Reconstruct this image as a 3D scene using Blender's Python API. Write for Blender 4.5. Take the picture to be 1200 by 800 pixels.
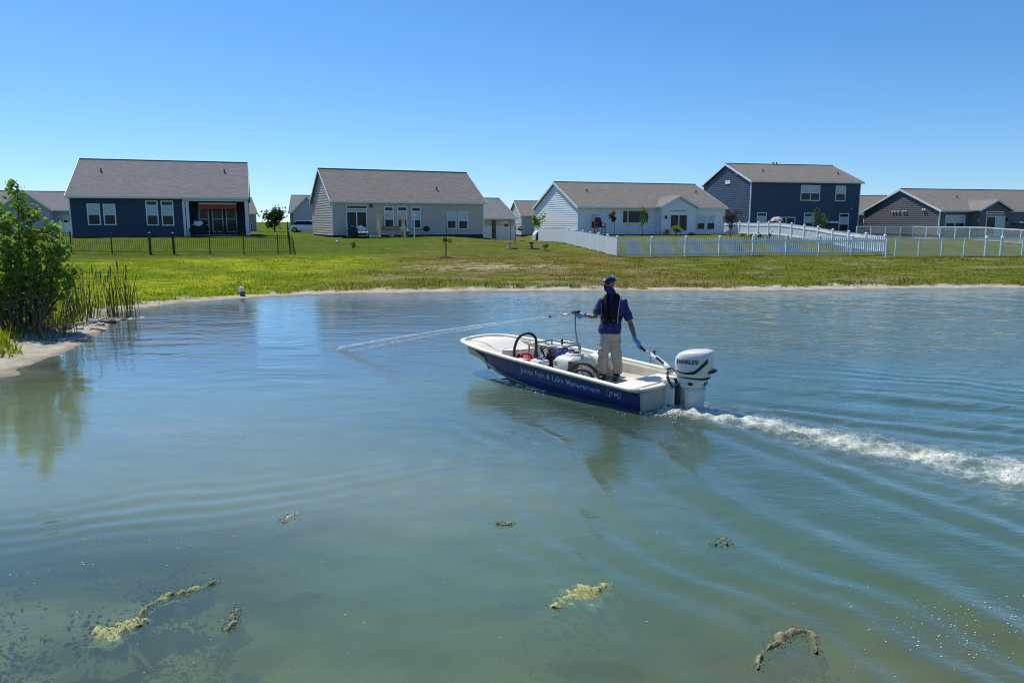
import bpy, bmesh, math, random
import numpy as np
from mathutils import Vector, Matrix, Euler

scene = bpy.context.scene
for o in list(bpy.data.objects):
    bpy.data.objects.remove(o)
COL = scene.collection
random.seed(7)
RNG = np.random.default_rng(11)
R = math.radians

# ------------------------------------------------------------------ camera
F_PX, CAM_H, HOR = 870.0, 2.77, 260.0          # focal length in photo pixels, eye height over the water, horizon row
PITCH = math.atan((400 - HOR) / F_PX)
cam_data = bpy.data.cameras.new('camera')
cam = bpy.data.objects.new('camera', cam_data)
COL.objects.link(cam)
cam.location = (0, 0, CAM_H)
cam.rotation_euler = (math.pi / 2 - PITCH, 0, 0)
cam_data.sensor_width = 36.0
cam_data.lens = F_PX / 1200 * 36.0
cam_data.clip_end = 6000
scene.camera = cam

# ------------------------------------------------------------------ light
SUN_EL, SUN_AZ = R(57), R(-42)                  # azimuth from +Y towards +X: behind the houses, to the left
sun_dir = Vector((math.sin(SUN_AZ) * math.cos(SUN_EL), math.cos(SUN_AZ) * math.cos(SUN_EL), math.sin(SUN_EL)))
world = bpy.data.worlds.new('World')
scene.world = world
world.use_nodes = True
wn, wl = world.node_tree.nodes, world.node_tree.links
bg = wn['Background']
sky = wn.new('ShaderNodeTexSky')
sky.sky_type = 'NISHITA'
sky.sun_disc = False
sky.sun_elevation = SUN_EL
sky.sun_rotation = SUN_AZ
sky.air_density = 1.0
sky.dust_density = 0.25
sky.ozone_density = 8.0
tcw = wn.new('ShaderNodeTexCoord')
lift = wn.new('ShaderNodeVectorMath'); lift.operation = 'ADD'; lift.inputs[1].default_value = (0, 0, 0.037)
nrm = wn.new('ShaderNodeVectorMath'); nrm.operation = 'NORMALIZE'
wl.new(tcw.outputs['Generated'], lift.inputs[0]); wl.new(lift.outputs[0], nrm.inputs[0]); wl.new(nrm.outputs[0], sky.inputs[0])
hsv = wn.new('ShaderNodeHueSaturation'); hsv.inputs['Saturation'].default_value = 1.17
wl.new(sky.outputs[0], hsv.inputs['Color'])
wl.new(hsv.outputs[0], bg.inputs['Color'])
bg.inputs['Strength'].default_value = 0.127

sd = bpy.data.lights.new('sun', 'SUN')
sd.energy = 4.2
sd.angle = R(0.53)
sd.color = (1.0, 0.955, 0.88)
sun = bpy.data.objects.new('sun', sd)
COL.objects.link(sun)
sun.rotation_euler = (-sun_dir).to_track_quat('-Z', 'Y').to_euler()
sun.location = (0, 0, 60)

scene.view_settings.view_transform = 'Standard'
scene.view_settings.look = 'None'
scene.view_settings.gamma = 1.0
scene.view_settings.exposure = 0.16
scene.render.engine = 'CYCLES'
scene.cycles.use_denoising = True
scene.cycles.pixel_filter_type = 'BLACKMAN_HARRIS'
scene.cycles.filter_width = 1.05
scene.cycles.max_bounces = 8
scene.cycles.transparent_max_bounces = 12
scene.cycles.caustics_reflective = False
scene.cycles.caustics_refractive = False
scene.cycles.sample_clamp_indirect = 6.0

# ------------------------------------------------------------------ measuring helpers (photo pixel -> point at a known height or distance)
CP, SP = math.cos(PITCH), math.sin(PITCH)
def un(px, py, z=None, y=None):
    u = (px - 600) / F_PX; v = (400 - py) / F_PX
    d = Vector((u, CP + v * SP, -SP + v * CP))
    t = (z - CAM_H) / d.z if z is not None else y / d.y
    return Vector((0, 0, CAM_H)) + d * t

# ------------------------------------------------------------------ noise for geometry
def _hash(ix, iy, seed):
    h = (ix.astype(np.int64) * 374761393 + iy.astype(np.int64) * 668265263 + seed * 1442695041) & 0xffffffff
    h = ((h ^ (h >> 13)) * 1274126177) & 0xffffffff
    h = h ^ (h >> 16)
    return (h & 0xffffff) / float(0xffffff)
def vnoise(x, y, seed=0):
    x = np.asarray(x, float); y = np.asarray(y, float)
    ix = np.floor(x); iy = np.floor(y); fx = x - ix; fy = y - iy
    fx = fx * fx * fx * (fx * (fx * 6 - 15) + 10); fy = fy * fy * fy * (fy * (fy * 6 - 15) + 10)
    a = _hash(ix, iy, seed); b = _hash(ix + 1, iy, seed); c = _hash(ix, iy + 1, seed); d = _hash(ix + 1, iy + 1, seed)
    return (a + (b - a) * fx) * (1 - fy) + (c + (d - c) * fx) * fy
def fbm(x, y, seed=0, octv=4):
    s = 0; a = 0.5; n = 0
    for i in range(octv):
        s = s + a * vnoise(x * 2 ** i + 17.3 * i, y * 2 ** i - 9.1 * i, seed + i); n += a; a *= 0.5
    return s / n
def sstep(a, b, x):
    t = np.clip((np.asarray(x, float) - a) / (b - a), 0, 1)
    return t * t * (3 - 2 * t)

# ------------------------------------------------------------------ materials
MATS = {}
def mat(name, col, rough=0.6, var=0.12, scale=8.0, bump=0.0, bscale=None, spec=0.5, metal=0.0, alpha=None, coat=0.0, trans=0.0):
    """Principled surface whose colour wanders a little with a noise texture, with optional fine relief."""
    if name in MATS:
        return MATS[name]
    m = bpy.data.materials.new(name); m.use_nodes = True
    nt = m.node_tree; b = nt.nodes['Principled BSDF']
    tc = nt.nodes.new('ShaderNodeTexCoord')
    nz = nt.nodes.new('ShaderNodeTexNoise'); nz.inputs['Scale'].default_value = scale; nz.inputs['Detail'].default_value = 5
    nz.inputs['Roughness'].default_value = 0.65
    nt.links.new(tc.outputs['Object'], nz.inputs['Vector'])
    mp = nt.nodes.new('ShaderNodeMapRange')
    mp.inputs[1].default_value = 0.25; mp.inputs[2].default_value = 0.75
    mp.inputs[3].default_value = 1 - var; mp.inputs[4].default_value = 1 + var
    nt.links.new(nz.outputs[0], mp.inputs[0])
    mx = nt.nodes.new('ShaderNodeVectorMath'); mx.operation = 'SCALE'
    mx.inputs[0].default_value = col[:3]
    nt.links.new(mp.outputs[0], mx.inputs['Scale'])
    nt.links.new(mx.outputs[0], b.inputs['Base Color'])
    b.inputs['Roughness'].default_value = rough
    b.inputs['Metallic'].default_value = metal
    b.inputs['Specular IOR Level'].default_value = spec
    if coat: b.inputs['Coat Weight'].default_value = coat
    if trans: b.inputs['Transmission Weight'].default_value = trans
    if alpha is not None: b.inputs['Alpha'].default_value = alpha
    if bump:
        n2 = nt.nodes.new('ShaderNodeTexNoise'); n2.inputs['Scale'].default_value = bscale or scale * 4; n2.inputs['Detail'].default_value = 4
        nt.links.new(tc.outputs['Object'], n2.inputs['Vector'])
        bp = nt.nodes.new('ShaderNodeBump'); bp.inputs['Strength'].default_value = 0.6; bp.inputs['Distance'].default_value = bump
        nt.links.new(n2.outputs[0], bp.inputs['Height']); nt.links.new(bp.outputs[0], b.inputs['Normal'])
    MATS[name] = m
    return m

def mat_attr(name, rough=0.8, var=0.25, scale=3.0, attr='Col', transl=0.0, bump=0.0, bscale=30.0, spec=0.2, stretch=(1, 1, 1)):
    """Colour from a vertex attribute, broken up by noise; optional translucency for leaves."""
    if name in MATS:
        return MATS[name]
    m = bpy.data.materials.new(name); m.use_nodes = True
    nt = m.node_tree; b = nt.nodes['Principled BSDF']
    at = nt.nodes.new('ShaderNodeAttribute'); at.attribute_name = attr
    tc = nt.nodes.new('ShaderNodeTexCoord')
    mpg = nt.nodes.new('ShaderNodeMapping'); mpg.inputs['Scale'].default_value = stretch
    nt.links.new(tc.outputs['Object'], mpg.inputs[0])
    nz = nt.nodes.new('ShaderNodeTexNoise'); nz.inputs['Scale'].default_value = scale; nz.inputs['Detail'].default_value = 8; nz.inputs['Roughness'].default_value = 0.7
    nt.links.new(mpg.outputs[0], nz.inputs['Vector'])
    mp = nt.nodes.new('ShaderNodeMapRange')
    mp.inputs[1].default_value = 0.3; mp.inputs[2].default_value = 0.7; mp.inputs[3].default_value = 1 - var; mp.inputs[4].default_value = 1 + var
    nt.links.new(nz.outputs[0], mp.inputs[0])
    mx = nt.nodes.new('ShaderNodeVectorMath'); mx.operation = 'SCALE'
    nt.links.new(at.outputs['Color'], mx.inputs[0]); nt.links.new(mp.outputs[0], mx.inputs['Scale'])
    nt.links.new(mx.outputs[0], b.inputs['Base Color'])
    b.inputs['Roughness'].default_value = rough
    b.inputs['Specular IOR Level'].default_value = spec
    if bump:
        n2 = nt.nodes.new('ShaderNodeTexNoise'); n2.inputs['Scale'].default_value = bscale; n2.inputs['Detail'].default_value = 6; n2.inputs['Roughness'].default_value = 0.7
        nt.links.new(tc.outputs['Object'], n2.inputs['Vector'])
        bp = nt.nodes.new('ShaderNodeBump'); bp.inputs['Strength'].default_value = 1.0; bp.inputs['Distance'].default_value = bump
        nt.links.new(n2.outputs[0], bp.inputs['Height']); nt.links.new(bp.outputs[0], b.inputs['Normal'])
    if transl:
        out = nt.nodes['Material Output']
        tr = nt.nodes.new('ShaderNodeBsdfTranslucent')
        mt = nt.nodes.new('ShaderNodeVectorMath'); mt.operation = 'MULTIPLY'; mt.inputs[1].default_value = (1.5, 1.6, 0.7)
        nt.links.new(mx.outputs[0], mt.inputs[0]); nt.links.new(mt.outputs[0], tr.inputs['Color'])
        ms = nt.nodes.new('ShaderNodeMixShader'); ms.inputs[0].default_value = transl
        nt.links.new(b.outputs[0], ms.inputs[1]); nt.links.new(tr.outputs[0], ms.inputs[2]); nt.links.new(ms.outputs[0], out.inputs['Surface'])
    MATS[name] = m
    return m

# ------------------------------------------------------------------ mesh builder
class MB:
    def __init__(self):
        self.v = []; self.f = []
    def add(self, verts, faces):
        n = len(self.v); self.v.extend([tuple(p) for p in verts]); self.f.extend([tuple(i + n for i in q) for q in faces]); return self
    def box(self, x0, x1, y0, y1, z0, z1):
        v = [(x0, y0, z0), (x1, y0, z0), (x1, y1, z0), (x0, y1, z0), (x0, y0, z1), (x1, y0, z1), (x1, y1, z1), (x0, y1, z1)]
        return self.add(v, [(3, 2, 1, 0), (4, 5, 6, 7), (0, 1, 5, 4), (1, 2, 6, 5), (2, 3, 7, 6), (3, 0, 4, 7)])
    def rbox(self, x0, x1, y0, y1, z0, z1, b=0.02):
        """box with chamfered vertical and top edges"""
        def ring(i, z): return [(x0 + i, y0 + b, z), (x0 + b, y0 + i, z), (x1 - b, y0 + i, z), (x1 - i, y0 + b, z), (x1 - i, y1 - b, z), (x1 - b, y1 - i, z), (x0 + b, y1 - i, z), (x0 + i, y1 - b, z)]
        return self.loft([ring(b * .6, z0), ring(0, z0 + b), ring(0, z1 - b), ring(b * .6, z1)])
    def loft(self, rings, caps=True, closed=True):
        n = len(self.v); k = len(rings[0])
        for r in rings: self.v.extend([tuple(p) for p in r])
        for i in range(len(rings) - 1):
            for j in range(k if closed else k - 1):
                a = n + i * k + j; b = n + i * k + (j + 1) % k
                self.f.append((a, b, b + k, a + k))
        if caps and closed:
            self.f.append(tuple(n + j for j in reversed(range(k))))
            self.f.append(tuple(n + (len(rings) - 1) * k + j for j in range(k)))
        return self
    def bar(self, a, b, w, h=None, up=(0, 0, 1)):
        """rectangular bar from a to b"""
        a = Vector(a); b = Vector(b); h = h or w
        d = (b - a).normalized(); s = d.cross(Vector(up))
        if s.length < 1e-4: s = d.cross(Vector((0, 1, 0)))
        s.normalize(); u = s.cross(d)
        r = lambda p: [p - s * w / 2 - u * h / 2, p + s * w / 2 - u * h / 2, p + s * w / 2 + u * h / 2, p - s * w / 2 + u * h / 2]
        return self.loft([r(a), r(b)])
    def tube(self, pts, rad, n=8, flat=1.0, ref=(0, 0, 1)):
        pts = [Vector(p) for p in pts]
        if not hasattr(rad, '__len__'): rad = [rad] * len(pts)
        rings = []; pu = None
        for i, p in enumerate(pts):
            d = (pts[min(i + 1, len(pts) - 1)] - pts[max(i - 1, 0)]).normalized()
            if pu is None:
                pu = Vector(ref) - d * d.dot(Vector(ref))
                if pu.length < 1e-3: pu = Vector((0, 1, 0)) - d * d.y
                if pu.length < 1e-3: pu = Vector((1, 0, 0))
            else:
                pu = pu - d * d.dot(pu)
            pu.normalize(); s = d.cross(pu)
            r = rad[i]; ra, rb = (r if hasattr(r, '__len__') else (r, r * flat))
            rings.append([p + s * math.cos(2 * math.pi * k / n) * ra + pu * math.sin(2 * math.pi * k / n) * rb for k in range(n)])
        return self.loft(rings)
    def lathe(self, prof, c=(0, 0, 0), n=16):
        c = Vector(c)
        return self.loft([[c + Vector((r * math.cos(2 * math.pi * k / n), r * math.sin(2 * math.pi * k / n), z)) for k in range(n)] for r, z in prof])
    def ell(self, c, r, n=12, m=8, rot=None):
        c = Vector(c); rings = []
        for i in range(m + 1):
            t = math.pi * (i + 0.02) / (m + 0.04)
            ring = []
            for k in range(n):
                a = 2 * math.pi * k / n
                q = Vector((r[0] * math.sin(t) * math.cos(a), r[1] * math.sin(t) * math.sin(a), -r[2] * math.cos(t)))
                if rot: q = rot @ q
                ring.append(c + q)
            rings.append(ring)
        return self.loft(rings)
    def mesh(self, name, m=None, smooth=False):
        me = bpy.data.meshes.new(name)
        me.from_pydata(self.v, [], self.f); me.validate()
        if m: me.materials.append(m)
        if smooth: me.polygons.foreach_set('use_smooth', [True] * len(me.polygons))
        return me
    def build(self, name, m, parent=None, smooth=False, loc=None):
        return link(name, self.mesh(name, m, smooth), parent, loc)

def link(name, me, parent=None, loc=None, rot=None):
    o = bpy.data.objects.new(name, me); COL.objects.link(o)
    if parent: o.parent = parent
    if loc is not None: o.location = loc
    if rot is not None: o.rotation_euler = rot
    return o
def tag(o, label=None, cat=None, group=None, kind=None):
    if label: o['label'] = label
    if cat: o['category'] = cat
    if group: o['group'] = group
    if kind: o['kind'] = kind
    return o
def thing(name, loc, rz, label, cat, group=None):
    o = link(name, None, None, loc, (0, 0, rz)); o.empty_display_size = 0.2
    return tag(o, label, cat, group)
def remesh(mb_or_me, name, m, vox=0.012, smooth=4, wr=0.0):
    """weld overlapping lofts into one continuous smooth surface"""
    me = mb_or_me.mesh(name) if isinstance(mb_or_me, MB) else mb_or_me
    t = bpy.data.objects.new('weld_tmp', me); COL.objects.link(t)
    md = t.modifiers.new('r', 'REMESH'); md.mode = 'VOXEL'; md.voxel_size = vox
    if smooth:
        ms = t.modifiers.new('s', 'SMOOTH'); ms.factor = 0.5; ms.iterations = smooth
    dg = bpy.context.evaluated_depsgraph_get()
    out = bpy.data.meshes.new_from_object(t.evaluated_get(dg))
    bpy.data.objects.remove(t); out.name = name
    if wr:
        n = len(out.vertices); co = np.empty(n * 3); out.vertices.foreach_get('co', co); co = co.reshape(-1, 3)
        no = np.empty(n * 3); out.vertices.foreach_get('normal', no); no = no.reshape(-1, 3)
        a = fbm(co[:, 0] * 9 + co[:, 1] * 7 + 3, co[:, 2] * 16 + co[:, 1] * 5, 5, 3) - 0.5
        co += no * (a * wr * 2)[:, None]; out.vertices.foreach_set('co', co.ravel())
    out.materials.clear(); out.materials.append(m)
    out.polygons.foreach_set('use_smooth', [True] * len(out.polygons)); out.update()
    return out
def set_col(me, cols, name='Col'):
    a = me.color_attributes.new(name, 'FLOAT_COLOR', 'POINT')
    c = np.ones((len(me.vertices), 4), np.float32); c[:, :cols.shape[1]] = cols
    a.data.foreach_set('color', c.ravel())
def big_mesh(name, co, quads, m, smooth=True, tris=None):
    me = bpy.data.meshes.new(name)
    fc = quads if quads is not None else tris
    k = fc.shape[1]; nf = len(fc)
    me.vertices.add(len(co)); me.vertices.foreach_set('co', np.ascontiguousarray(co, np.float32).ravel())
    me.loops.add(nf * k); me.loops.foreach_set('vertex_index', np.ascontiguousarray(fc, np.int32).ravel())
    me.polygons.add(nf); me.polygons.foreach_set('loop_start', np.arange(nf, dtype=np.int32) * k)
    me.polygons.foreach_set('use_smooth', np.full(nf, smooth))
    me.update(calc_edges=True)
    if m: me.materials.append(m)
    return me
# ================================================================== terrain (one sheet: pond bed, banks, lots, land to the horizon)
POND = np.array([(-9.35, 13.29), (-9.77, 15.5), (-10.77, 19.33), (-11.17, 20.5), (-12.1, 23.6), (-11.7, 25.2), (-10.09, 27.3), (-6.68, 29.0), (0, 29.7),
                 (10.5, 30.46), (21.6, 31.25), (45, 33), (80, 30), (95, 5), (60, -2), (20, 0.6), (6, 1.6), (0, 1.7), (-5, 1.6), (-10, 3), (-13.5, 6), (-13.3, 10), (-11.5, 12.3)])
def shore_dist(x, y):
    """signed distance to the water line, positive on land"""
    x = np.asarray(x, float); y = np.asarray(y, float)
    dmin = np.full(x.shape, 1e9); inside = np.zeros(x.shape, bool)
    n = len(POND)
    for i in range(n):
        ax, ay = POND[i]; bx, by = POND[(i + 1) % n]
        dx, dy = bx - ax, by - ay
        t = np.clip(((x - ax) * dx + (y - ay) * dy) / (dx * dx + dy * dy), 0, 1)
        dmin = np.minimum(dmin, np.hypot(x - ax - t * dx, y - ay - t * dy))
        if ay != by:
            c = ((ay > y) != (by > y)) & (x < (bx - ax) * (y - ay) / (by - ay) + ax)
            inside ^= c
    s = np.where(inside, -dmin, dmin)
    w = np.exp(-np.abs(s) / 1.5)
    return s + w * ((fbm(x * 0.9, y * 0.9, 3, 4) - 0.5) * 0.9 + (fbm(x * 0.22, y * 0.22, 9, 2) - 0.5) * 0.8)
PROF_S = np.array([-40, -14, -8, -4, -2, -0.8, 0, 0.5, 1.0, 1.25, 2.2, 8, 14, 20, 26, 31, 35, 60, 150, 4000])
PROF_Z = np.array([-2.6, -1.7, -1.1, -0.58, -0.34, -0.14, 0, 0.04, 0.075, 0.15, 0.19, 0.29, 0.40, 0.60, 0.98, 1.32, 1.47, 1.5, 1.55, 1.6])
def ground_z(x, y, s=None):
    x = np.asarray(x, float); y = np.asarray(y, float)
    if s is None: s = shore_dist(x, y)
    z = np.interp(s, PROF_S, PROF_Z)
    z = z - 0.62 * np.exp(-((x - 1.5 - (70 - y) * 0.10) / 4.0) ** 2) * sstep(50, 62, y) * (1 - sstep(105, 130, y))      # drainage swale between two lots
    z = z - 0.45 * np.exp(-((x + 0.0) / 5.0) ** 2) * sstep(74, 84, y) * (1 - sstep(105, 130, y))
    z = z - 0.32 * sstep(22, 34, x) * sstep(54, 64, y) * (1 - sstep(105, 130, y))
    z = z + sstep(0.9, 1.4, s) * ((fbm(x * 0.35, y * 0.35, 21, 3) - 0.5) * 0.14 + (fbm(x * 1.7, y * 1.7, 23, 2) - 0.5) * 0.05)
    z = np.where(s < 0, np.minimum(z + 0.28 * np.exp(-((x + 3.6) / 2.2) ** 2 - ((y - 4.9) / 1.7) ** 2), np.maximum(z, -0.13)), z)
    z = z + (1 - sstep(-1.2, -0.5, s)) * (fbm(x * 1.1, y * 1.1, 31, 4) - 0.5) * 0.30
    return z
def gz(x, y):
    return float(ground_z(np.array([x]), np.array([y]))[0])
def axis(parts):
    return np.unique(np.round(np.concatenate(parts), 4))
gx = axis([-np.geomspace(60, 2600, 26), np.arange(-60, -34, 0.8), np.arange(-34, 36, 0.21), np.arange(36, 60, 0.8), np.geomspace(60, 2600, 26)])
gy = axis([-np.geomspace(6, 1500, 16), np.arange(-6, 1.5, 0.8), np.arange(1.5, 38, 0.2), np.arange(38, 64, 0.42), np.arange(64, 120, 1.2), np.geomspace(120, 3400, 26)])
GX, GY = np.meshgrid(gx, gy)
SD = shore_dist(GX, GY)
GZ = ground_z(GX, GY, SD)
nx, ny = len(gx), len(gy)
idx = np.arange(nx * ny).reshape(ny, nx)
quads = np.stack([idx[:-1, :-1], idx[:-1, 1:], idx[1:, 1:], idx[1:, :-1]], -1).reshape(-1, 4)

def mixc(a, b, t):
    return a * (1 - t[..., None]) + b * t[..., None]
def ground_colour(x, y, s):
    A = lambda *c: np.broadcast_to(np.array(c, float), x.shape + (3,))
    n1 = fbm(x * 0.16, y * 0.30, 41, 4); n2 = fbm(x * 0.8, y * 1.3, 45, 4); n3 = fbm(x * 2.6, y * 3.4, 49, 3)
    lawn = mixc(A(0.075, 0.115, 0.018), A(0.115, 0.145, 0.028), n2)
    bright = mixc(A(0.140, 0.195, 0.014), A(0.270, 0.305, 0.024), sstep(0.38, 0.66, n2 * 0.6 + n1 * 0.4))
    dry = mixc(A(0.118, 0.114, 0.024), A(0.190, 0.152, 0.055), sstep(0.35, 0.65, n2))
    green = mixc(A(0.094, 0.126, 0.017), A(0.145, 0.155, 0.028), n2)
    left = 1 - sstep(-11, -4, x + (n1 - 0.5) * 9)
    right = sstep(5, 13, x + (n1 - 0.5) * 8)
    c = mixc(dry, green, np.clip(right * 0.95 + sstep(0.56, 0.68, n1) * 0.6, 0, 1))
    c = mixc(c, bright, left)
    c = mixc(c, green, np.clip(sstep(8, 3, 8 - s) * 0 + (1 - sstep(4, 9, s)) * sstep(0.4, 0.6, n1) * 0.7 * (1 - left), 0, 1))
    c = mixc(c, mixc(lawn, dry, A(1, 1, 1)[..., 0] * 0.45 * (1 - left)), sstep(17, 22, s))
    bare = np.exp(-((x + 1.6) / 5.2) ** 2) * np.exp(-((s - 11.0) / 2.6) ** 2)
    bare = sstep(0.52, 0.62, n3 * 0.62 + bare * 0.30)
    c = mixc(c, A(0.40, 0.34, 0.23), np.clip(bare, 0, 1) * (s > 2))
    worn = sstep(0.62, 0.70, fbm(x * 0.5, y * 0.9, 57, 4)) * (s > 1.5) * (s < 16) * (1 - left * 0.8)
    c = mixc(c, A(0.24, 0.20, 0.11), worn * 0.8)
    sand = mixc(A(0.36, 0.31, 0.235), A(0.50, 0.45, 0.36), n3)
    edge = 0.95 + (n3 - 0.5) * 1.1 + (n1 - 0.5) * 1.0 + 1.0 * np.exp(-((x + 10.0) ** 2 + (y - 15) ** 2) / 12)
    c = mixc(sand, c, sstep(edge - 0.15, edge + 0.12, s))
    wet = 1 - sstep(0.0, 0.35, s)
    c = mixc(c, A(0.17, 0.145, 0.095), wet * 0.75)
    bed = mixc(A(0.19, 0.20, 0.10), A(0.33, 0.31, 0.18), sstep(0.35, 0.65, n2))
    bed = mixc(bed, A(0.06, 0.065, 0.035), 0.8 * sstep(0.52, 0.68, fbm(x * 1.6, y * 2.0, 61, 4)))
    c = mixc(c, bed, 1 - sstep(-0.5, -0.05, s))
    return c
m_ground = mat_attr('ground', rough=0.95, var=0.30, scale=2.2, bump=0.05, bscale=7.0, spec=0.0)
gm = big_mesh('ground', np.stack([GX, GY, GZ], -1).reshape(-1, 3), quads, m_ground)
set_col(gm, ground_colour(GX, GY, SD).reshape(-1, 3))
ground = tag(link('ground', gm), kind='structure')

# ------------------------------------------------------------------ the boat's frame (needed by the wake): +X forward, +Y port (towards the camera)
BOAT = Vector((2.396, 11.166, 0.0)); BOAT_RZ = R(135)
def to_boat(x, y):
    dx = x - BOAT.x; dy = y - BOAT.y; c, s = math.cos(BOAT_RZ), math.sin(BOAT_RZ)
    return dx * c + dy * s, -dx * s + dy * c
def from_boat(X, Y, z=0.0):
    c, s = math.cos(BOAT_RZ), math.sin(BOAT_RZ)
    return Vector((BOAT.x + X * c - Y * s, BOAT.y + X * s + Y * c, z))
def hull_b(X):      # half width at the gunwale
    return np.interp(X, [0, 0.12, 2.6, 3.3, 3.8, 4.1, 4.25], [0.74, 0.80, 0.80, 0.745, 0.655, 0.56, 0.44])
def hull_g(X):      # gunwale height
    return 0.32 + 0.058 * np.asarray(X, float)
def hull_c(X):      # half width at the chine
    return np.interp(X, [0, 2.4, 3.3, 4.0, 4.25], [0.70, 0.70, 0.63, 0.47, 0.36])
def hull_h(X):      # chine height
    return np.interp(X, [0, 1.6, 2.4, 2.9, 3.3, 3.8, 4.1, 4.25], [-0.03, -0.01, 0.06, 0.13, 0.23, 0.39, 0.47, 0.50])
def wash(X, Y):
    """how churned the water is behind the propeller"""
    s = -X
    c = 0.10 * np.sin(s * 0.6)
    w = 0.28 + 0.078 * s
    core = np.exp(-((Y - c) / w) ** 2) * sstep(-0.05, 0.5, s) * (1 - sstep(9, 16, s))
    return core
def waves(x, y):
    X, Y = to_boat(x, y)
    warp = (fbm(x * 0.45, y * 0.45, 71, 3) - 0.5)
    h = np.zeros_like(x)
    for sg in (1, -1):
        t = Y * sg
        sb = 3.5 - X
        q = t - (0.62 + 0.36 * np.maximum(sb, 0)) + warp * 0.7
        env = (0.25 * sstep(0.4, 2.2, sb) + 0.75 * sstep(3.0, 6.5, sb)) * np.exp(-np.maximum(sb, 0) / 16)
        h += env * 0.042 * np.cos(2 * math.pi * (q + 0.12 * sb * 0) / 1.05) * np.exp(-(q / 0.80) ** 2)
        q2 = t - (0.30 + 0.30 * np.maximum(-X, 0)) + warp * 0.5
        h += sstep(0.1, 1.2, -X) * np.exp(-np.maximum(-X, 0) / 10) * 0.022 * np.cos(2 * math.pi * q2 / 0.62) * np.exp(-(q2 / 0.6) ** 2)
        # slack ripples spreading well outside the wake
        q3 = t - (1.9 + 0.42 * np.maximum(sb, 0)) + warp * 1.2
        h += sstep(1.0, 4.0, sb) * 0.009 * np.cos(2 * math.pi * q3 / 0.55) * np.exp(-(q3 / 1.3) ** 2)
    # water heaped against the hull
    near = np.exp(-np.maximum(np.abs(Y) - 0.70, 0) / 0.10) * (1 - sstep(2.9, 3.4, X)) * sstep(-0.2, 0.2, X)
    h += 0.03 * near * (0.5 + fbm(x * 6, y * 6, 77, 2))
    inside = np.exp(-(Y / (0.35 + 0.25 * np.maximum(-X, 0))) ** 2) * sstep(0.2, 1.5, -X) * np.exp(-np.maximum(-X, 0) / 9)
    h += inside * 0.018 * np.cos(2 * math.pi * X / 1.5 + warp * 3)
    W = wash(X, Y)
    h += W * ((fbm(x * 5.5, y * 5.5, 81, 4) - 0.40) * 0.16)
    # rings and slow swell to the right of the boat, near the camera
    d = np.hypot(x - 9.5, y - 9.0) + warp * 1.5
    reg = sstep(0.2, 3.0, x) * (1 - sstep(8.0, 10.5, y))
    h += reg * 0.0055 * np.cos(2 * math.pi * d / 0.62) * sstep(0.42, 0.62, fbm(x * 0.5, y * 0.6, 83, 2))
    h += (fbm(x * 0.9 + y * 0.3, y * 1.5, 85, 3) - 0.5) * 0.018 * (0.4 + 0.6 * sstep(-4, 3, x))
    # thin disturbed streaks on the left
    st = np.abs(y - (6.9 + 0.42 * (x + 3.6)) + warp * 0.8)
    h += 0.004 * np.cos(st * 2 * math.pi / 0.35) * np.exp(-(st / 0.7) ** 2) * np.exp(-((x + 3.3) / 2.0) ** 2)
    lw = sstep(10, 13, y) * (1 - sstep(27, 29, y)) * sstep(4, 0, x)
    h += lw * 0.0040 * (fbm(x * 0.75, y * 2.3, 89, 3) - 0.5) * 3.0 + lw * 0.0018 * np.cos(2 * math.pi * y / 0.62 + 26 * fbm(x * 0.7, y * 0.7, 89, 3)) * sstep(0.25, 0.7, fbm(x * 0.4, y * 0.9, 90, 2)) * (y / 20)
    chop = sstep(1.0, 4.0, x) * (1 - sstep(10, 13, y)) * sstep(0.38, 0.62, fbm(x * 0.35 + 5, y * 0.5, 87, 3))
    h += chop * 0.026 * (1 - np.abs(2 * vnoise(x * 1.3 + y * 1.7, y * 3.2 - x * 1.4, 88) - 1) - 0.5)
    return h
NR, NCOL = 820, 640
wy = np.concatenate([[-8.0], np.geomspace(1.2, 37.0, NR)])
uu = np.concatenate([-np.array([9.0, 4.0, 2.2, 1.4, 1.12]), np.linspace(-1, 1, NCOL), np.array([1.12, 1.4, 2.2, 4.0, 9.0])])
WY, UU = np.meshgrid(wy, uu, indexing='ij')
WX = UU * (2.6 + 0.76 * np.maximum(WY, 1.2))
WX = np.where(np.abs(UU) > 1, np.sign(UU) * ((2.6 + 0.76 * np.maximum(WY, 1.2)) + (np.abs(UU) - 1) / 8.0 * (100 - (2.6 + 0.76 * np.maximum(WY, 1.2)))), WX)
WH = waves(WX, WY)
WH[0, :] = 0; WH[-1, :] = 0; WH[:, 0] = 0; WH[:, -1] = 0
nr, nc = WX.shape
top = np.stack([WX, WY, WH], -1).reshape(-1, 3)
ii = np.arange(nr * nc).reshape(nr, nc)
wq = np.stack([ii[:-1, :-1], ii[:-1, 1:], ii[1:, 1:], ii[1:, :-1]], -1).reshape(-1, 4)
# closed body of water: skirts and a floor far under the bed
ring = np.concatenate([ii[0, :-1], ii[:-1, -1], ii[-1, :0:-1], ii[:0:-1, 0]])
low = top[ring].copy(); low[:, 2] = -6.0
b0 = len(top); lr = b0 + np.arange(len(ring))
sk = np.stack([ring, lr, np.roll(lr, -1), np.roll(ring, -1)], -1)
cen = len(top) + len(ring)
co = np.concatenate([top, low, [[0, 15, -6.0]]])
fan = np.stack([lr, np.full(len(lr), cen), np.full(len(lr), cen), np.roll(lr, -1)], -1)
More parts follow.
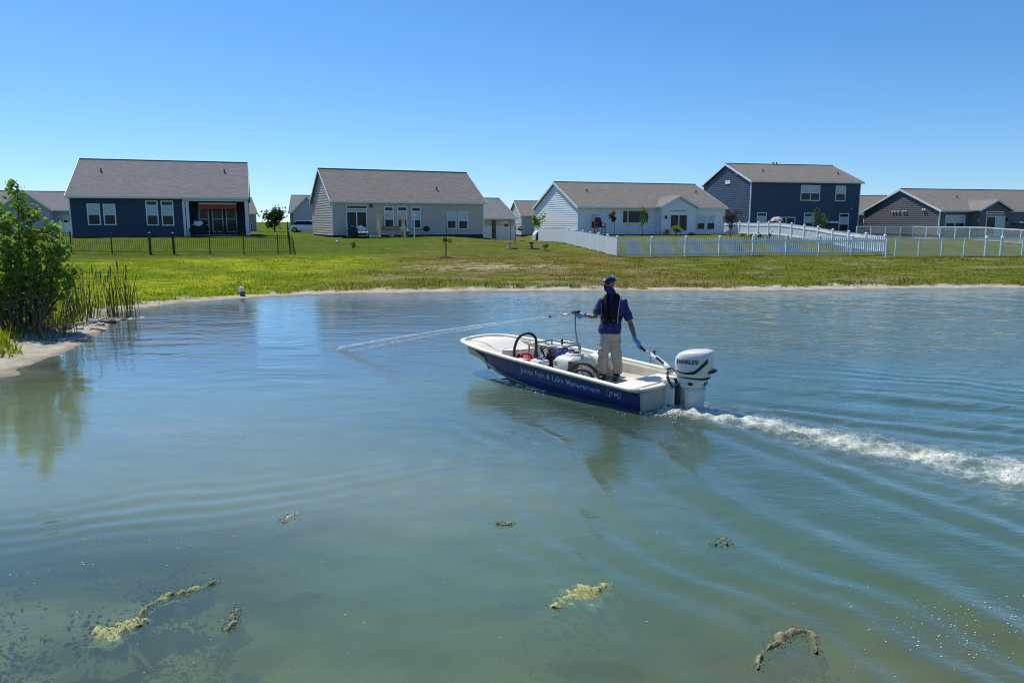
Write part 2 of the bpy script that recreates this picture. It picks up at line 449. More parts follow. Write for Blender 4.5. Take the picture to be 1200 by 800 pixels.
# foam / ripple / milkiness per point
BX, BY = to_boat(WX, WY)
Wm = wash(BX, BY)
Wh = np.exp(-((BY - 0.1) / (0.62 + 0.15 * np.maximum(-BX, 0))) ** 2) * sstep(0.1, 1.2, -BX) * (1 - sstep(9, 16, -BX))
fo = np.clip(Wm * 1.30 * (0.15 + 1.15 * fbm(WX * 2.2, WY * 2.2, 91, 3)) * (0.55 + 0.45 * np.exp(-np.maximum(-BX, 0) / 9)), 0, 1)
edge_n = sstep(0.055, 0.0, np.abs(BY - np.interp(BX, [0, 2.4, 3.3, 3.5], [0.74, 0.76, 0.66, 0.60]) - 0.03)) * sstep(1.4, 2.2, BX) * (1 - sstep(3.25, 3.4, BX))
fo = np.maximum(fo, Wh * 0.62 * sstep(0.42, 0.68, fbm(WX * 1.6, WY * 2.4, 93, 4)))
fo = np.maximum(fo, edge_n * 0.85)
tail = np.exp(-((BX + 0.30) / 0.45) ** 2) * np.exp(-((BY - 0.25) / 0.38) ** 2)
fo = np.maximum(fo, tail * 0.9)
rip = 0.26 + 0.74 * sstep(9, 26, WY) + 0.35 * sstep(0, 6, WX) * sstep(7, 14, WY)
rip = rip * (0.75 + 0.5 * fbm(WX * 0.25, WY * 0.5, 95, 3)) * (1 - 0.70 * sstep(2, -5, WX) * (1 - sstep(24, 30, WY))) + 0.22 * sstep(0.5, 3, WX) * (1 - sstep(10, 14, WY))
rip = rip * 0.8 + 0.45 * np.exp(-((BX - 1.2) / 2.6) ** 2 - ((BY - 0.8) / 1.3) ** 2) * 0.7 + 0.30 * sstep(1.5, 4.0, WX) * (1 - sstep(11, 15, WY)) * fbm(WX * 0.8, WY * 1.1, 96, 3)
rip = rip + 0.6 * sstep(-1, 7, WX) * sstep(13, 18, WY)
rip = np.clip(rip, 0, 2.0)
pale = np.exp(-((WX + 4.6) / 1.4) ** 2) * np.exp(-((WY - 9.75 - 0.12 * (WX + 4.6)) / 0.28) ** 2)  # pale streak painted in for a glittering patch of ripples
sdw = shore_dist(WX, WY)
# silt and painted reflection: left half paled to stand for mirrored sky, deep green on the right, olive over the near shallows
def C3(*c): return np.broadcast_to(np.array(c, float), WX.shape + (3,))
nz1 = fbm(WX * 0.30, WY * 0.55, 97, 4)
lt = sstep(2.0, -4.5, WX + (nz1 - 0.5) * 3.0)
tpale = np.clip(1.0 * lt * sstep(4.6, 7.5, WY) * (1 - 0.55 * sstep(14, 19, WY)) + 0.50 * sstep(13, 19, WY) * sstep(-2, 4, WX) + 0.45 * np.exp(-((WX + 0.5) / 2.5) ** 2 - ((WY - 7.5) / 2.0) ** 2) + (nz1 - 0.5) * 0.25, 0, 1)
silt_refl = mixc(C3(0.115, 0.212, 0.128), C3(0.300, 0.380, 0.245), tpale)
silt_refl = mixc(silt_refl, C3(0.055, 0.095, 0.062), 0.75 * np.exp(-((WX - 2.2) / 2.6) ** 2 - ((WY - 10.4) / 1.9) ** 2))  # body colour darkened around the boat to deepen the man's reflection
silt_refl = mixc(silt_refl, C3(0.125, 0.135, 0.082), 0.85 * sstep(10.8, 15.0, WY) * sstep(1.0, -3.0, WX))  # far left darkened so the house and bush reflections stand out
silt_refl = mixc(silt_refl, C3(0.155, 0.178, 0.078), 0.85 * (1 - sstep(4.0, 5.8, WY + (nz1 - 0.5) * 2)))
silt_refl = mixc(silt_refl, C3(0.42, 0.47, 0.44), np.clip(0.55 * pale * (0.5 + fbm(WX * 2.0, WY * 6.0, 99, 3)) + 0.25 * Wm + 0.16 * Wh + 0.45 * (1 - sstep(0.0, 1.0, -sdw)) * (WX < -6) * (WY < 24), 0, 0.85))
att = np.zeros((len(co), 3)); att[:len(top)] = np.stack([fo, rip, sstep(-0.5, -3.0, WX + (nz1 - 0.5) * 2) * (1 - sstep(5.6, 7.6, WY))], -1).reshape(-1, 3)
att2 = np.zeros((len(co), 3)); att2[:len(top)] = silt_refl.reshape(-1, 3)

def water_material():
    m = bpy.data.materials.new('pond_water'); m.use_nodes = True
    nt = m.node_tree; N = nt.nodes; L = nt.links
    N.remove(N['Principled BSDF']); out = N['Material Output']
    at = N.new('ShaderNodeAttribute'); at.attribute_name = 'Col'
    sp = N.new('ShaderNodeSeparateColor'); L.new(at.outputs['Color'], sp.inputs[0])
    tc = N.new('ShaderNodeTexCoord')
    def noise(scale, stretch, detail=4, rough=0.55, rot=0.0):
        mp = N.new('ShaderNodeMapping'); mp.inputs['Scale'].default_value = stretch; mp.inputs['Rotation'].default_value = (0, 0, rot)
        L.new(tc.outputs['Object'], mp.inputs[0])
        n = N.new('ShaderNodeTexNoise'); n.inputs['Scale'].default_value = scale; n.inputs['Detail'].default_value = detail; n.inputs['Roughness'].default_value = rough
        L.new(mp.outputs[0], n.inputs['Vector']); return n.outputs[0]
    def math_(op, a, b=None, c=None):
        n = N.new('ShaderNodeMath'); n.operation = op
        for i, q in enumerate((a, b, c)):
            if q is None: continue
            if isinstance(q, (int, float)): n.inputs[i].default_value = q
            else: L.new(q, n.inputs[i])
        return n.outputs[0]
    n_big = noise(1.7, (1.0, 1.6, 1), 3, 0.5, 0.25)
    n_mid = noise(5.5, (0.75, 1.5, 1), 4, 0.6, -0.2)
    n_fin = noise(19.0, (0.8, 1.3, 1), 3, 0.6, 0.4)
    hgt = math_('ADD', math_('MULTIPLY', n_big, 0.8), math_('ADD', math_('MULTIPLY', n_mid, 0.62), math_('MULTIPLY', n_fin, 0.26)))
    hgt = math_('MULTIPLY', hgt, sp.outputs['Green'])
    foam_h = math_('MULTIPLY', noise(26.0, (1, 1, 1), 4, 0.7), math_('MULTIPLY', sp.outputs['Red'], 0.6))
    hgt = math_('ADD', hgt, foam_h)
    bp = N.new('ShaderNodeBump'); bp.inputs['Strength'].default_value = 1.0; bp.inputs['Distance'].default_value = 0.032
    L.new(hgt, bp.inputs['Height'])
    # turbid green water seen as a scattering layer, with clear light passing through to the bed
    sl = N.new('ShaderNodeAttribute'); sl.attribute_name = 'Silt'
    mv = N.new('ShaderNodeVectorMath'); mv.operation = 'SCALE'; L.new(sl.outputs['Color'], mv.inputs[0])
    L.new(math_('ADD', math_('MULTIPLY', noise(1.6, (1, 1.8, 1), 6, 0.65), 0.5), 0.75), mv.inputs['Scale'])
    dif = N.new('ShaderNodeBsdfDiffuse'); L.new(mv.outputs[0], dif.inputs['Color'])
    trn = N.new('ShaderNodeBsdfTransparent'); trn.inputs['Color'].default_value = (0.90, 1.0, 0.93, 1)
    body = N.new('ShaderNodeMixShader'); L.new(math_('MULTIPLY_ADD', sp.outputs['Blue'], -0.24, 0.54), body.inputs[0])
    L.new(trn.outputs[0], body.inputs[1]); L.new(dif.outputs[0], body.inputs[2])
    gl = N.new('ShaderNodeBsdfGlossy'); gl.inputs['Roughness'].default_value = 0.012; gl.inputs['Color'].default_value = (1, 0.985, 0.93, 1)
    L.new(bp.outputs[0], gl.inputs['Normal'])
    fr = N.new('ShaderNodeFresnel'); fr.inputs['IOR'].default_value = 1.38; L.new(bp.outputs[0], fr.inputs['Normal'])
    frs = N.new('ShaderNodeMath'); frs.operation = 'MULTIPLY'; frs.use_clamp = True; frs.inputs[1].default_value = 1.60; L.new(fr.outputs[0], frs.inputs[0])
    surf = N.new('ShaderNodeMixShader'); L.new(frs.outputs[0], surf.inputs[0]); L.new(body.outputs[0], surf.inputs[1]); L.new(gl.outputs[0], surf.inputs[2])
    # foam
    fn = noise(11.0, (1, 1, 1), 8, 0.72)
    fm = N.new('ShaderNodeMapRange'); fm.interpolation_type = 'SMOOTHSTEP'
    L.new(math_('ADD', fn, math_('MULTIPLY', sp.outputs['Red'], 0.62)), fm.inputs[0])
    fm.inputs[1].default_value = 0.74; fm.inputs[2].default_value = 1.20; fm.inputs[3].default_value = 0; fm.inputs[4].default_value = 0.92
    fd = N.new('ShaderNodeBsdfPrincipled'); fd.inputs['Base Color'].default_value = (0.66, 0.70, 0.56, 1); fd.inputs['Roughness'].default_value = 0.55
    L.new(bp.outputs[0], fd.inputs['Normal'])
    fcol = N.new('ShaderNodeMixRGB'); fcol.inputs[1].default_value = (0.36, 0.42, 0.27, 1); fcol.inputs[2].default_value = (0.84, 0.85, 0.76, 1)
    fcr = N.new('ShaderNodeMapRange'); fcr.inputs[1].default_value = 0.38; fcr.inputs[2].default_value = 0.62; L.new(noise(7.0, (1, 1, 1), 6, 0.7, 0.7), fcr.inputs[0]); L.new(fcr.outputs[0], fcol.inputs[0]); L.new(fcol.outputs[0], fd.inputs['Base Color'])
    fin = N.new('ShaderNodeMixShader'); L.new(fm.outputs[0], fin.inputs[0]); L.new(surf.outputs[0], fin.inputs[1]); L.new(fd.outputs[0], fin.inputs[2])
    L.new(fin.outputs[0], out.inputs['Surface'])
    va = N.new('ShaderNodeVolumeAbsorption'); va.inputs['Color'].default_value = (0.58, 0.64, 0.36, 1); va.inputs['Density'].default_value = 1.5
    L.new(va.outputs[0], out.inputs['Volume'])
    return m
wm = big_mesh('pond_water', co, np.concatenate([wq, sk]), water_material())
# close the floor with one fan of triangles
bmw = bmesh.new(); bmw.from_mesh(wm); bmw.verts.ensure_lookup_table()
for a, b in zip(lr, np.roll(lr, -1)):
    try: bmw.faces.new((bmw.verts[int(a)], bmw.verts[cen], bmw.verts[int(b)]))
    except ValueError: pass
bmw.to_mesh(wm); bmw.free()
set_col(wm, att)
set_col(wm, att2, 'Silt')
water = tag(link('pond_water', wm), kind='structure')
# ================================================================== houses
m_white = mat('white_trim', (0.78, 0.79, 0.80), 0.5, 0.04, 3)
m_glass_dark = mat('window_glass', (0.010, 0.013, 0.015), 0.12, 0.3, 2, spec=0.3)
m_glass_blind = mat('window_blind_glass', (0.46, 0.56, 0.58), 0.15, 0.06, 6, spec=0.4)
m_found = mat('foundation', (0.05, 0.05, 0.052), 0.9, 0.2, 5)
m_vent = mat('roof_vent', (0.09, 0.09, 0.09), 0.6, 0.1, 5)
m_black = mat('black_metal', (0.012, 0.012, 0.013), 0.45, 0.2, 9)
m_door_white = mat('garage_door', (0.74, 0.75, 0.76), 0.5, 0.03, 2)
def shingle(name, col):
    """asphalt shingles too far away to pick apart: granules, tabs and courses"""
    if name in MATS: return MATS[name]
    m = bpy.data.materials.new(name); m.use_nodes = True; nt = m.node_tree; b = nt.nodes['Principled BSDF']
    tc = nt.nodes.new('ShaderNodeTexCoord')
    br = nt.nodes.new('ShaderNodeTexBrick'); br.inputs['Scale'].default_value = 1.0
    br.inputs['Brick Width'].default_value = 0.45; br.inputs['Row Height'].default_value = 0.14; br.inputs['Mortar Size'].default_value = 0.008
    br.inputs['Color1'].default_value = (*[c * 0.86 for c in col], 1); br.inputs['Color2'].default_value = (*[c * 1.14 for c in col], 1); br.inputs['Mortar'].default_value = (*[c * 0.75 for c in col], 1)
    nt.links.new(tc.outputs['UV'], br.inputs['Vector'])
    nz = nt.nodes.new('ShaderNodeTexNoise'); nz.inputs['Scale'].default_value = 11.0; nz.inputs['Detail'].default_value = 5; nz.inputs['Roughness'].default_value = 0.8
    nt.links.new(tc.outputs['Object'], nz.inputs['Vector'])
    mp = nt.nodes.new('ShaderNodeMapRange'); mp.inputs[1].default_value = 0.3; mp.inputs[2].default_value = 0.7; mp.inputs[3].default_value = 0.78; mp.inputs[4].default_value = 1.22
    nt.links.new(nz.outputs[0], mp.inputs[0])
    mx = nt.nodes.new('ShaderNodeVectorMath'); mx.operation = 'SCALE'
    nt.links.new(br.outputs[0], mx.inputs[0]); nt.links.new(mp.outputs[0], mx.inputs['Scale']); nt.links.new(mx.outputs[0], b.inputs['Base Color'])
    b.inputs['Roughness'].default_value = 0.95; b.inputs['Specular IOR Level'].default_value = 0.15
    MATS[name] = m; return m
def roof_uv(me):
    uv = me.uv_layers.new(name='uv')
    for p in me.polygons:
        n = p.normal; u = Vector((0, 0, 1)).cross(n)
        u = u.normalized() if u.length > 1e-4 else Vector((1, 0, 0)); w = n.cross(u)
        for li in p.loop_indices:
            c = me.vertices[me.loops[li].vertex_index].co
            uv.data[li].uv = (c.dot(u), c.dot(w))
    return me

COURSE = 0.215
def siding(mb, a, b, z0, z1, out, top=None, course=COURSE):
    """lapped boards on a vertical wall from a to b (xy); top(z) -> (t0, t1) gives the ends in a gable"""
    a = Vector((a[0], a[1])); b = Vector((b[0], b[1])); o = Vector((out[0], out[1])); d = b - a
    z = z0
    while z < z1 - 1e-4:
        zn = min(z + course, z1)
        l0, r0 = top(z) if top else (0, 1); l1, r1 = top(zn) if top else (0, 1)
        P = lambda t, off, zz: (*(a + d * t + o * off), zz)
        v = [P(l0, 0.036, z), P(r0, 0.036, z), P(r1, 0.004, zn), P(l1, 0.004, zn), P(l0, 0.0, z), P(r0, 0.0, z)]
        mb.add(v, [(0, 1, 2, 3), (4, 5, 1, 0)])
        z = zn
class House:
    """local frame: x along the wall that faces the pond (left to right), y away from the pond, z up; origin at the near left corner of the base"""
    def __init__(self, name, label, c0, c1, depth, eave, rise, wall_mat, roof_mat, base_z, trim=m_white, over=0.35, x0=None, ridge_at=0.5, ridge_in=(0.0, 0.0)):
        p0, p1 = Vector((c0[0], c0[1])), Vector((c1[0], c1[1]))
        d = p1 - p0; self.W = d.length; self.D = depth; self.rz = math.atan2(d.y, d.x)
        self.o = Vector((p0.x, p0.y, base_z)); self.eave = eave; self.rise = rise; self.wm = wall_mat; self.rm = roof_mat; self.trim = trim; self.over = over
        self.root = thing(name, self.o, self.rz, label, 'house')
        self.M = Matrix.Translation(self.o) @ Matrix.Rotation(self.rz, 4, 'Z'); self.Mi = self.M.inverted()
        self.ry = depth * ridge_at
    def px(self, px, py, y=0.0):
        """photo pixel -> local x, z on the plane y = const"""
        c = self.Mi @ Vector((0, 0, CAM_H)); u = (px - 600) / F_PX; v = (400 - py) / F_PX
        d = self.Mi.to_3x3() @ Vector((u, CP + v * SP, -SP + v * CP))
        t = (y - c.y) / d.y; q = c + d * t
        return q.x, q.z
    def zroof(self, y):
        return self.eave + self.rise * (y / self.ry if y <= self.ry else (self.D - y) / (self.D - self.ry))
    def walls(self, skip_near=None, found=0.22, course=COURSE):
        W, D, E = self.W, self.D, self.eave
        spans = [(0, W)] if not skip_near else skip_near
        for a, b in spans:
            mb = MB(); siding(mb, (a, 0), (b, 0), found, E, (0, -1), course=course); mb.build('wall', self.wm, self.root)
        ry = self.ry / D
        def gtop(z):
            if z <= E: return (0, 1)
            k = min((z - E) / self.rise, 1.0); return (k * ry, 1 - k * (1 - ry))
        mb = MB(); siding(mb, (0, D), (0, 0), found, E + self.rise - 0.02, (-1, 0), lambda z: (1 - gtop(z)[1], 1 - gtop(z)[0]), course); mb.build('wall', self.wm, self.root)
        mb = MB(); siding(mb, (W, 0), (W, D), found, E + self.rise - 0.02, (1, 0), gtop, course); mb.build('wall', self.wm, self.root)
        mb = MB(); siding(mb, (W, D), (0, D), found, E, (0, 1), course=course); mb.build('wall', self.wm, self.root)
        MB().box(0.03, W - 0.03, 0.03, D - 0.03, -0.8, found + 0.01).build('foundation', m_found, self.root)
        MB().box(0.05, W - 0.05, 0.05, D - 0.05, E - 0.08, E - 0.02).build('attic_floor', m_found, self.root)
        for x, y in ((0, 0), (W, 0), (0, D), (W, D)):
            s = 0.07
            MB().box(x - s if x else -0.035, x + 0.035 if x else s, y - 0.035 if not y else y - s, y + s if not y else y + 0.035, found, E - 0.005).build('corner_board', self.trim, self.root)
    def roof(self, thick=0.14):
        W, D, E, o = self.W, self.D, self.eave, self.over
        ry = self.ry; sl0 = self.rise / ry; sl1 = self.rise / (D - ry)
        zt = E + self.rise + 0.10
        mb = MB()
        x0, x1 = -0.20, W + 0.20
        P = [(-o, E + 0.10 - sl0 * o), (ry, zt), (D + o, E + 0.10 - sl1 * o)]
        top0 = [(x, y, z) for x in (x0, x1) for y, z in P]; bot0 = [(x, y, z - thick) for x in (x0, x1) for y, z in P]
        mb.add(top0 + bot0, [(0, 3, 4, 1), (1, 4, 5, 2), (7, 10, 9, 6), (8, 11, 10, 7), (0, 1, 7, 6), (1, 2, 8, 7), (4, 3, 9, 10), (5, 4, 10, 11), (3, 0, 6, 9), (2, 5, 11, 8)])
        ro = link('roof', roof_uv(mb.mesh('roof', self.rm)), self.root)
        MB().tube([(x0, ry, zt + 0.005), (x1, ry, zt + 0.005)], 0.07, 6).build('ridge_cap', self.rm, ro)
        # gutters and rake boards, white
        ze = P[0][1]
        MB().box(x0 - 0.01, x1 + 0.01, -o - 0.10, -o - 0.005, ze - 0.15, ze - 0.005).build('gutter', self.trim, self.root)
        MB().box(x0 - 0.01, x1 + 0.01, D + o + 0.005, D + o + 0.10, P[2][1] - 0.15, P[2][1] - 0.005).build('gutter', self.trim, self.root)
        MB().box(x0 + 0.02, x1 - 0.02, -o + 0.01, -0.03, ze - thick - 0.035, ze - thick - 0.012).build('soffit', self.trim, self.root)
        for x in (x0 - 0.035, x1 + 0.012):
            r = MB()
            for (ya, za), (yb, zb) in ((P[0], P[1]), (P[1], P[2])):
                q = [(x, ya, za - 0.21), (x, yb, zb - 0.21), (x, yb, zb + 0.015), (x, ya, za + 0.015)]
                r.add(q + [(a + 0.024, b, c) for a, b, c in q], [(0, 1, 2, 3), (7, 6, 5, 4), (0, 4, 5, 1), (1, 5, 6, 2), (2, 6, 7, 3), (3, 7, 4, 0)])
            r.build('rake_board', self.trim, self.root)
        self.roof_o = ro
        return ro
    def vent(self, px, py):
        # pipe vent on the near slope: march along the ray to the roof plane
        c = self.Mi @ Vector((0, 0, CAM_H)); u = (px - 600) / F_PX; v = (400 - py) / F_PX
        d = self.Mi.to_3x3() @ Vector((u, CP + v * SP, -SP + v * CP)); s = self.rise / self.ry
        t = (self.eave + 0.1 + s * c.y - c.z) / (d.z - s * d.y); q = c + d * t
        MB().lathe([(0.06, -0.1), (0.06, 0.16), (0.10, 0.17), (0.10, 0.25), (0.02, 0.28)], q, 8).build('vent', m_vent, self.roof_o)
    def window(self, x0, z0, x1, z1, style='hung', y=0.0, trans=0.0, name='window', blind=True):
        """frame proud of the boards, panes recessed inside it; style hung / slider / fixed3 / fixed"""
        t = 0.095; f = MB(); yo = y - 0.075; yi = y - 0.02
        bar = lambda a, b, c, d, dy=0.0: f.box(a, b, yo - dy, yi, c, d)
        bar(x0, x0 + t, z0, z1); bar(x1 - t, x1, z0, z1); bar(x0 + t, x1 - t, z1 - t, z1); bar(x0 + t, x1 - t, z0, z0 + t, 0.02)
        a, b = x0 + t, x1 - t; lo, hi = z0 + t, z1 - t
        panes = []
        if trans:
            zt = hi - trans; bar(a, b, zt - 0.09, zt); panes.append((a, b, zt, hi, m_glass_dark)); hi = zt - 0.09
        if style == 'hung':
            zm = lo + (hi - lo) * 0.5; bar(a, b, zm - 0.035, zm + 0.035)
            panes += [(a, b, lo, zm - 0.035, m_glass_dark), (a, b, zm + 0.035, hi, m_glass_blind if blind else m_glass_dark)]
        elif style == 'slider':
            xm = (a + b) / 2; bar(xm - 0.05, xm + 0.05, lo, hi)
            panes += [(a, xm - 0.05, lo, hi, m_glass_dark), (xm + 0.05, b, lo, hi, m_glass_dark if not blind else m_glass_blind)]
        elif style == 'triple':
            xa, xb = a + (b - a) * 0.19, a + (b - a) * 0.81
            for xm in (xa, xb): bar(xm - 0.05, xm + 0.05, lo, hi)
            panes += [(a, xa - 0.05, lo, hi, m_glass_dark), (xa + 0.05, xb - 0.05, lo, hi, m_glass_dark), (xb + 0.05, b, lo, hi, m_glass_dark)]
        else:
            panes.append((a, b, lo, hi, m_glass_dark))
        w = f.build(name, m_white, self.root)
        for (pa, pb, pc, pd, m) in panes:
            MB().box(pa, pb, y - 0.045, y - 0.03, pc, pd).build('pane', m, w)
        return w
    def win_px(self, r, y=0.0, **k):
        x0, z1 = self.px(r[0], r[1], y); x1, z0 = self.px(r[2], r[3], y)
        return self.window(x0, z0, x1, z1, y=y, **k)
    def bumpout(self, pl, pr, dep, peak_rise):
        """gabled bay standing proud of the near wall between two pixel columns"""
        x0, _ = self.px(pl, 250, -dep); x1, _ = self.px(pr, 250, -dep); E = self.eave; o = 0.28
        w = MB(); xm = (x0 + x1) / 2
        def g(z):
            if z <= E: return (0, 1)
            k = min((z - E) / peak_rise, 1) * 0.5; return (k, 1 - k)
        siding(w, (x0, -dep), (x1, -dep), 0.2, E + peak_rise - 0.02, (0, -1), g)
        siding(w, (x0, 0), (x0, -dep), 0.2, E, (-1, 0)); siding(w, (x1, -dep), (x1, 0), 0.2, E, (1, 0))
        w.build('bay_wall', self.wm, self.root)
        MB().box(x0 + 0.03, x1 - 0.03, -dep + 0.03, -0.02, -0.8, 0.21).build('foundation', m_found, self.root)
        sl = peak_rise / ((x1 - x0) / 2); yb = self.ry * min(1, (peak_rise + 0.1) / self.rise) * 1.02
        P = [(x0 - o, E + 0.12 - sl * o), (xm, E + peak_rise + 0.12), (x1 + o, E + 0.12 - sl * o)]
        ya = -dep - o; r = MB()
        ys = [max(0.05, (z - E - 0.12) / self.rise * self.ry - 0.1) if i != 1 else yb for i, (x, z) in enumerate(P)]
        top = [(x, ya, z) for x, z in P] + [(x, yy, z) for (x, z), yy in zip(P, ys)]
        bot = [(x, y, z - 0.13) for x, y, z in top]
        r.add(top + bot, [(0, 1, 4, 3), (1, 2, 5, 4), (9, 10, 7, 6), (10, 11, 8, 7), (0, 6, 7, 1), (1, 7, 8, 2), (3, 9, 6, 0), (2, 8, 11, 5)])
        link('bay_roof', roof_uv(r.mesh('bay_roof', self.rm)), self.root)
        k = MB()
        for (xa, za), (xb, zb) in ((P[0], P[1]), (P[1], P[2])):
            y = ya - 0.03; q = [(xa, y, za - 0.2), (xb, y, zb - 0.2), (xb, y, zb + 0.012), (xa, y, za + 0.012)]
            k.add(q + [(a, b + 0.022, c) for a, b, c in q], [(0, 1, 2, 3), (7, 6, 5, 4), (0, 4, 5, 1), (1, 5, 6, 2), (2, 6, 7, 3), (3, 7, 4, 0)])
        k.build('rake_board', self.trim, self.root)
    def lamp(self, px, py, y=0.0):
        x, z = self.px(px, py, y)
        MB().box(x - 0.07, x + 0.07, y - 0.2, y - 0.03, z - 0.15, z + 0.15).build('wall_lamp', m_black, self.root)
def corner(px, y):
    return un(px, 272, y=y)

navy = mat('navy_siding', (0.026, 0.046, 0.090), 0.6, 0.08, 2)
bluegrey = mat('blue_grey_siding', (0.55, 0.47, 0.405), 0.6, 0.05, 2)
whiteside = mat('white_siding', (0.80, 0.81, 0.83), 0.55, 0.03, 2)
slateblue = mat('slate_blue_siding', (0.045, 0.075, 0.120), 0.6, 0.06, 2)
darkgrey = mat('dark_grey_siding', (0.135, 0.135, 0.148), 0.6, 0.06, 2)
tan = mat('tan_siding', (0.40, 0.36, 0.29), 0.6, 0.05, 2)
palegrey = mat('pale_grey_siding', (0.46, 0.48, 0.50), 0.6, 0.05, 2)
r_grey = shingle('grey_shingles', (0.208, 0.200, 0.200))
r_brown = shingle('brown_grey_shingles', (0.225, 0.205, 0.180))
r_taupe = shingle('taupe_shingles', (0.218, 0.198, 0.170))

# ---- navy one-storey house with the covered patio (left)
h = House('house', 'navy one-storey house with covered patio and red awning behind the black fence', corner(84, 62), corner(291, 66.4), 12.6, 3.55, 3.25, navy, r_grey, 1.40)
xp, _ = h.px(215, 250)
h.walls(skip_near=[(0, xp)]); h.roof(); h.vent(118.4, 201); h.vent(263, 202)
for r in ((101.2, 238.5, 119, 264), (120.2, 239, 137, 264)): h.win_px(r)
for r in ((170, 234.8, 186.7, 264.2), (188, 235, 204.8, 264.5)): h.win_px(r, trans=0.28)
PD = 2.6
w = MB(); siding(w, (xp, PD), (h.W, PD), 0.1, h.eave, (0, -1)); siding(w, (xp, 0), (xp, PD), 0.1, h.eave, (1, 0)); w.build('patio_wall', navy, h.root)
MB().box(xp + 0.05, h.W - 0.05, -0.3, PD - 0.05, 0.225, 0.26).build('patio_slab', mat('concrete', (0.36, 0.35, 0.33), 0.9, 0.1, 3), h.root)
MB().box(xp + 0.05, h.W - 0.05, 0.03, PD - 0.04, h.eave - 0.14, h.eave - 0.09).build('patio_ceiling', m_white, h.root)
MB().box(xp, h.W + 0.02, -0.02, 0.16, h.eave - 0.42, h.eave - 0.15).build('patio_beam', m_white, h.root)
for a, b in ((214.6, 217.4), (218.4, 222.0), (287.3, 291.5)):
    xa, _ = h.px(a, 255); xb, _ = h.px(b, 255)
    MB().box(xa, xb, -0.04, xb - xa - 0.04, 0.1, h.eave - 0.425).build('patio_column', m_white, h.root)
for r in ((232, 241.5, 246.3, 272), (247.5, 241.5, 262.6, 272), (263.8, 241.5, 278.5, 272)): h.win_px(r, y=PD, style='hung', name='patio_door', blind=False)
# retracted awning
m_red = mat('red_canvas', (0.50, 0.075, 0.055), 0.8, 0.1, 6)
xa, za = h.px(232.5, 238, 0.5); xb, zb = h.px(277, 242.5, 0.5)
aw = MB().tube([(xa, 0.62, za - 0.06), (xb, 0.62, za - 0.06)], 0.11, 10).build('awning_cassette', m_white, h.root)
v = MB(); n = 9
for i in range(n):
    u0 = xa + (xb - xa) * i / n; u1 = xa + (xb - xa) * (i + 1) / n
    v.add([(u0, 0.50, za - 0.1), (u1, 0.50, za - 0.1), (u1, 0.30, zb - 0.16), ((u0 + u1) / 2, 0.29, zb - 0.22), (u0, 0.30, zb - 0.16)], [(0, 1, 2, 3, 4)])
v.build('awning_valance', m_red, aw)
HOUSE1 = h

# ---- blue-grey one-storey house (centre left)
h = House('house', 'blue-grey one-storey house with brown roof, sliding door and wooden swing outside', corner(390, 64), corner(566.5, 69.8), 9.4, 3.22, 2.75, bluegrey, r_brown, 1.42)
h.walls(); h.roof(); h.vent(511.5, 222.5)
h.win_px((405, 240.0, 431, 245.4), style='fixed')
h.win_px((405, 247.2, 430.7, 276.8), style='slider', name='sliding_door', blind=False)
for r in ((449.5, 241.8, 461.7, 267.3), (465, 241.8, 477.5, 267.3), (481.5, 242.3, 493.4, 267.8)): h.win_px(r, trans=0.26)
for r in ((522.9, 248, 534.8, 268.4), (536.5, 248, 548.4, 269)): h.win_px(r)
h.lamp(434.8, 241.3)
HOUSE2 = h
# garage wing's roof showing behind the left end
g = House('house', 'grey house with front gable and white garage door left of the blue-grey house', corner(341, 98), corner(385, 99), 11, 2.9, 2.2, palegrey, r_grey, 1.15)
g.walls(); g.roof()
g.bumpout(343, 377, 1.2, 1.9)
x0, z1 = g.px(346.5, 259, -1.2); x1, z0 = g.px(376.5, 276, -1.2)
gd = MB().box(x0 - 0.1, x1 + 0.1, -1.28, -1.23, z0, z1 + 0.1).build('garage_door_frame', m_white, g.root)
for i in range(4):
    for j in range(4):
        a = x0 + (x1 - x0) * j / 4; b = x0 + (x1 - x0) * (j + 1) / 4; c = z0 + (z1 - z0) * i / 4; d = z0 + (z1 - z0) * (i + 1) / 4
        MB().box(a + 0.05, b - 0.05, -1.32, -1.285, c + 0.04, d - 0.04).build('garage_panel', m_door_white, gd)

# ---- white one-storey house with the bay (centre right)
h = House('house', 'white one-storey house with gabled bay and brown roof behind the picket fence', corner(677, 72), corner(847.5, 77.2), 11.8, 2.92, 2.45, whiteside, r_taupe, 1.33)
h.walls(); h.roof(); h.vent(687.5, 224.5); h.vent(815.5, 226.2)
h.win_px((692, 250, 701.8, 268.3))
h.win_px((729, 246, 760, 262), style='triple')
h.bumpout(775, 815.3, 1.0, 0.98)
h.win_px((785, 251.0, 805, 271.0), y=-1.0, style='slider', name='sliding_door', blind=False)
h.win_px((785, 245.6, 805, 248.6), y=-1.0, style='fixed')
for r in ((816.5, 252, 825.8, 269.5), (828, 252, 837.3, 269.5)): h.win_px(r)
h.lamp(780, 254.5, -1.0)
HOUSE3 = h

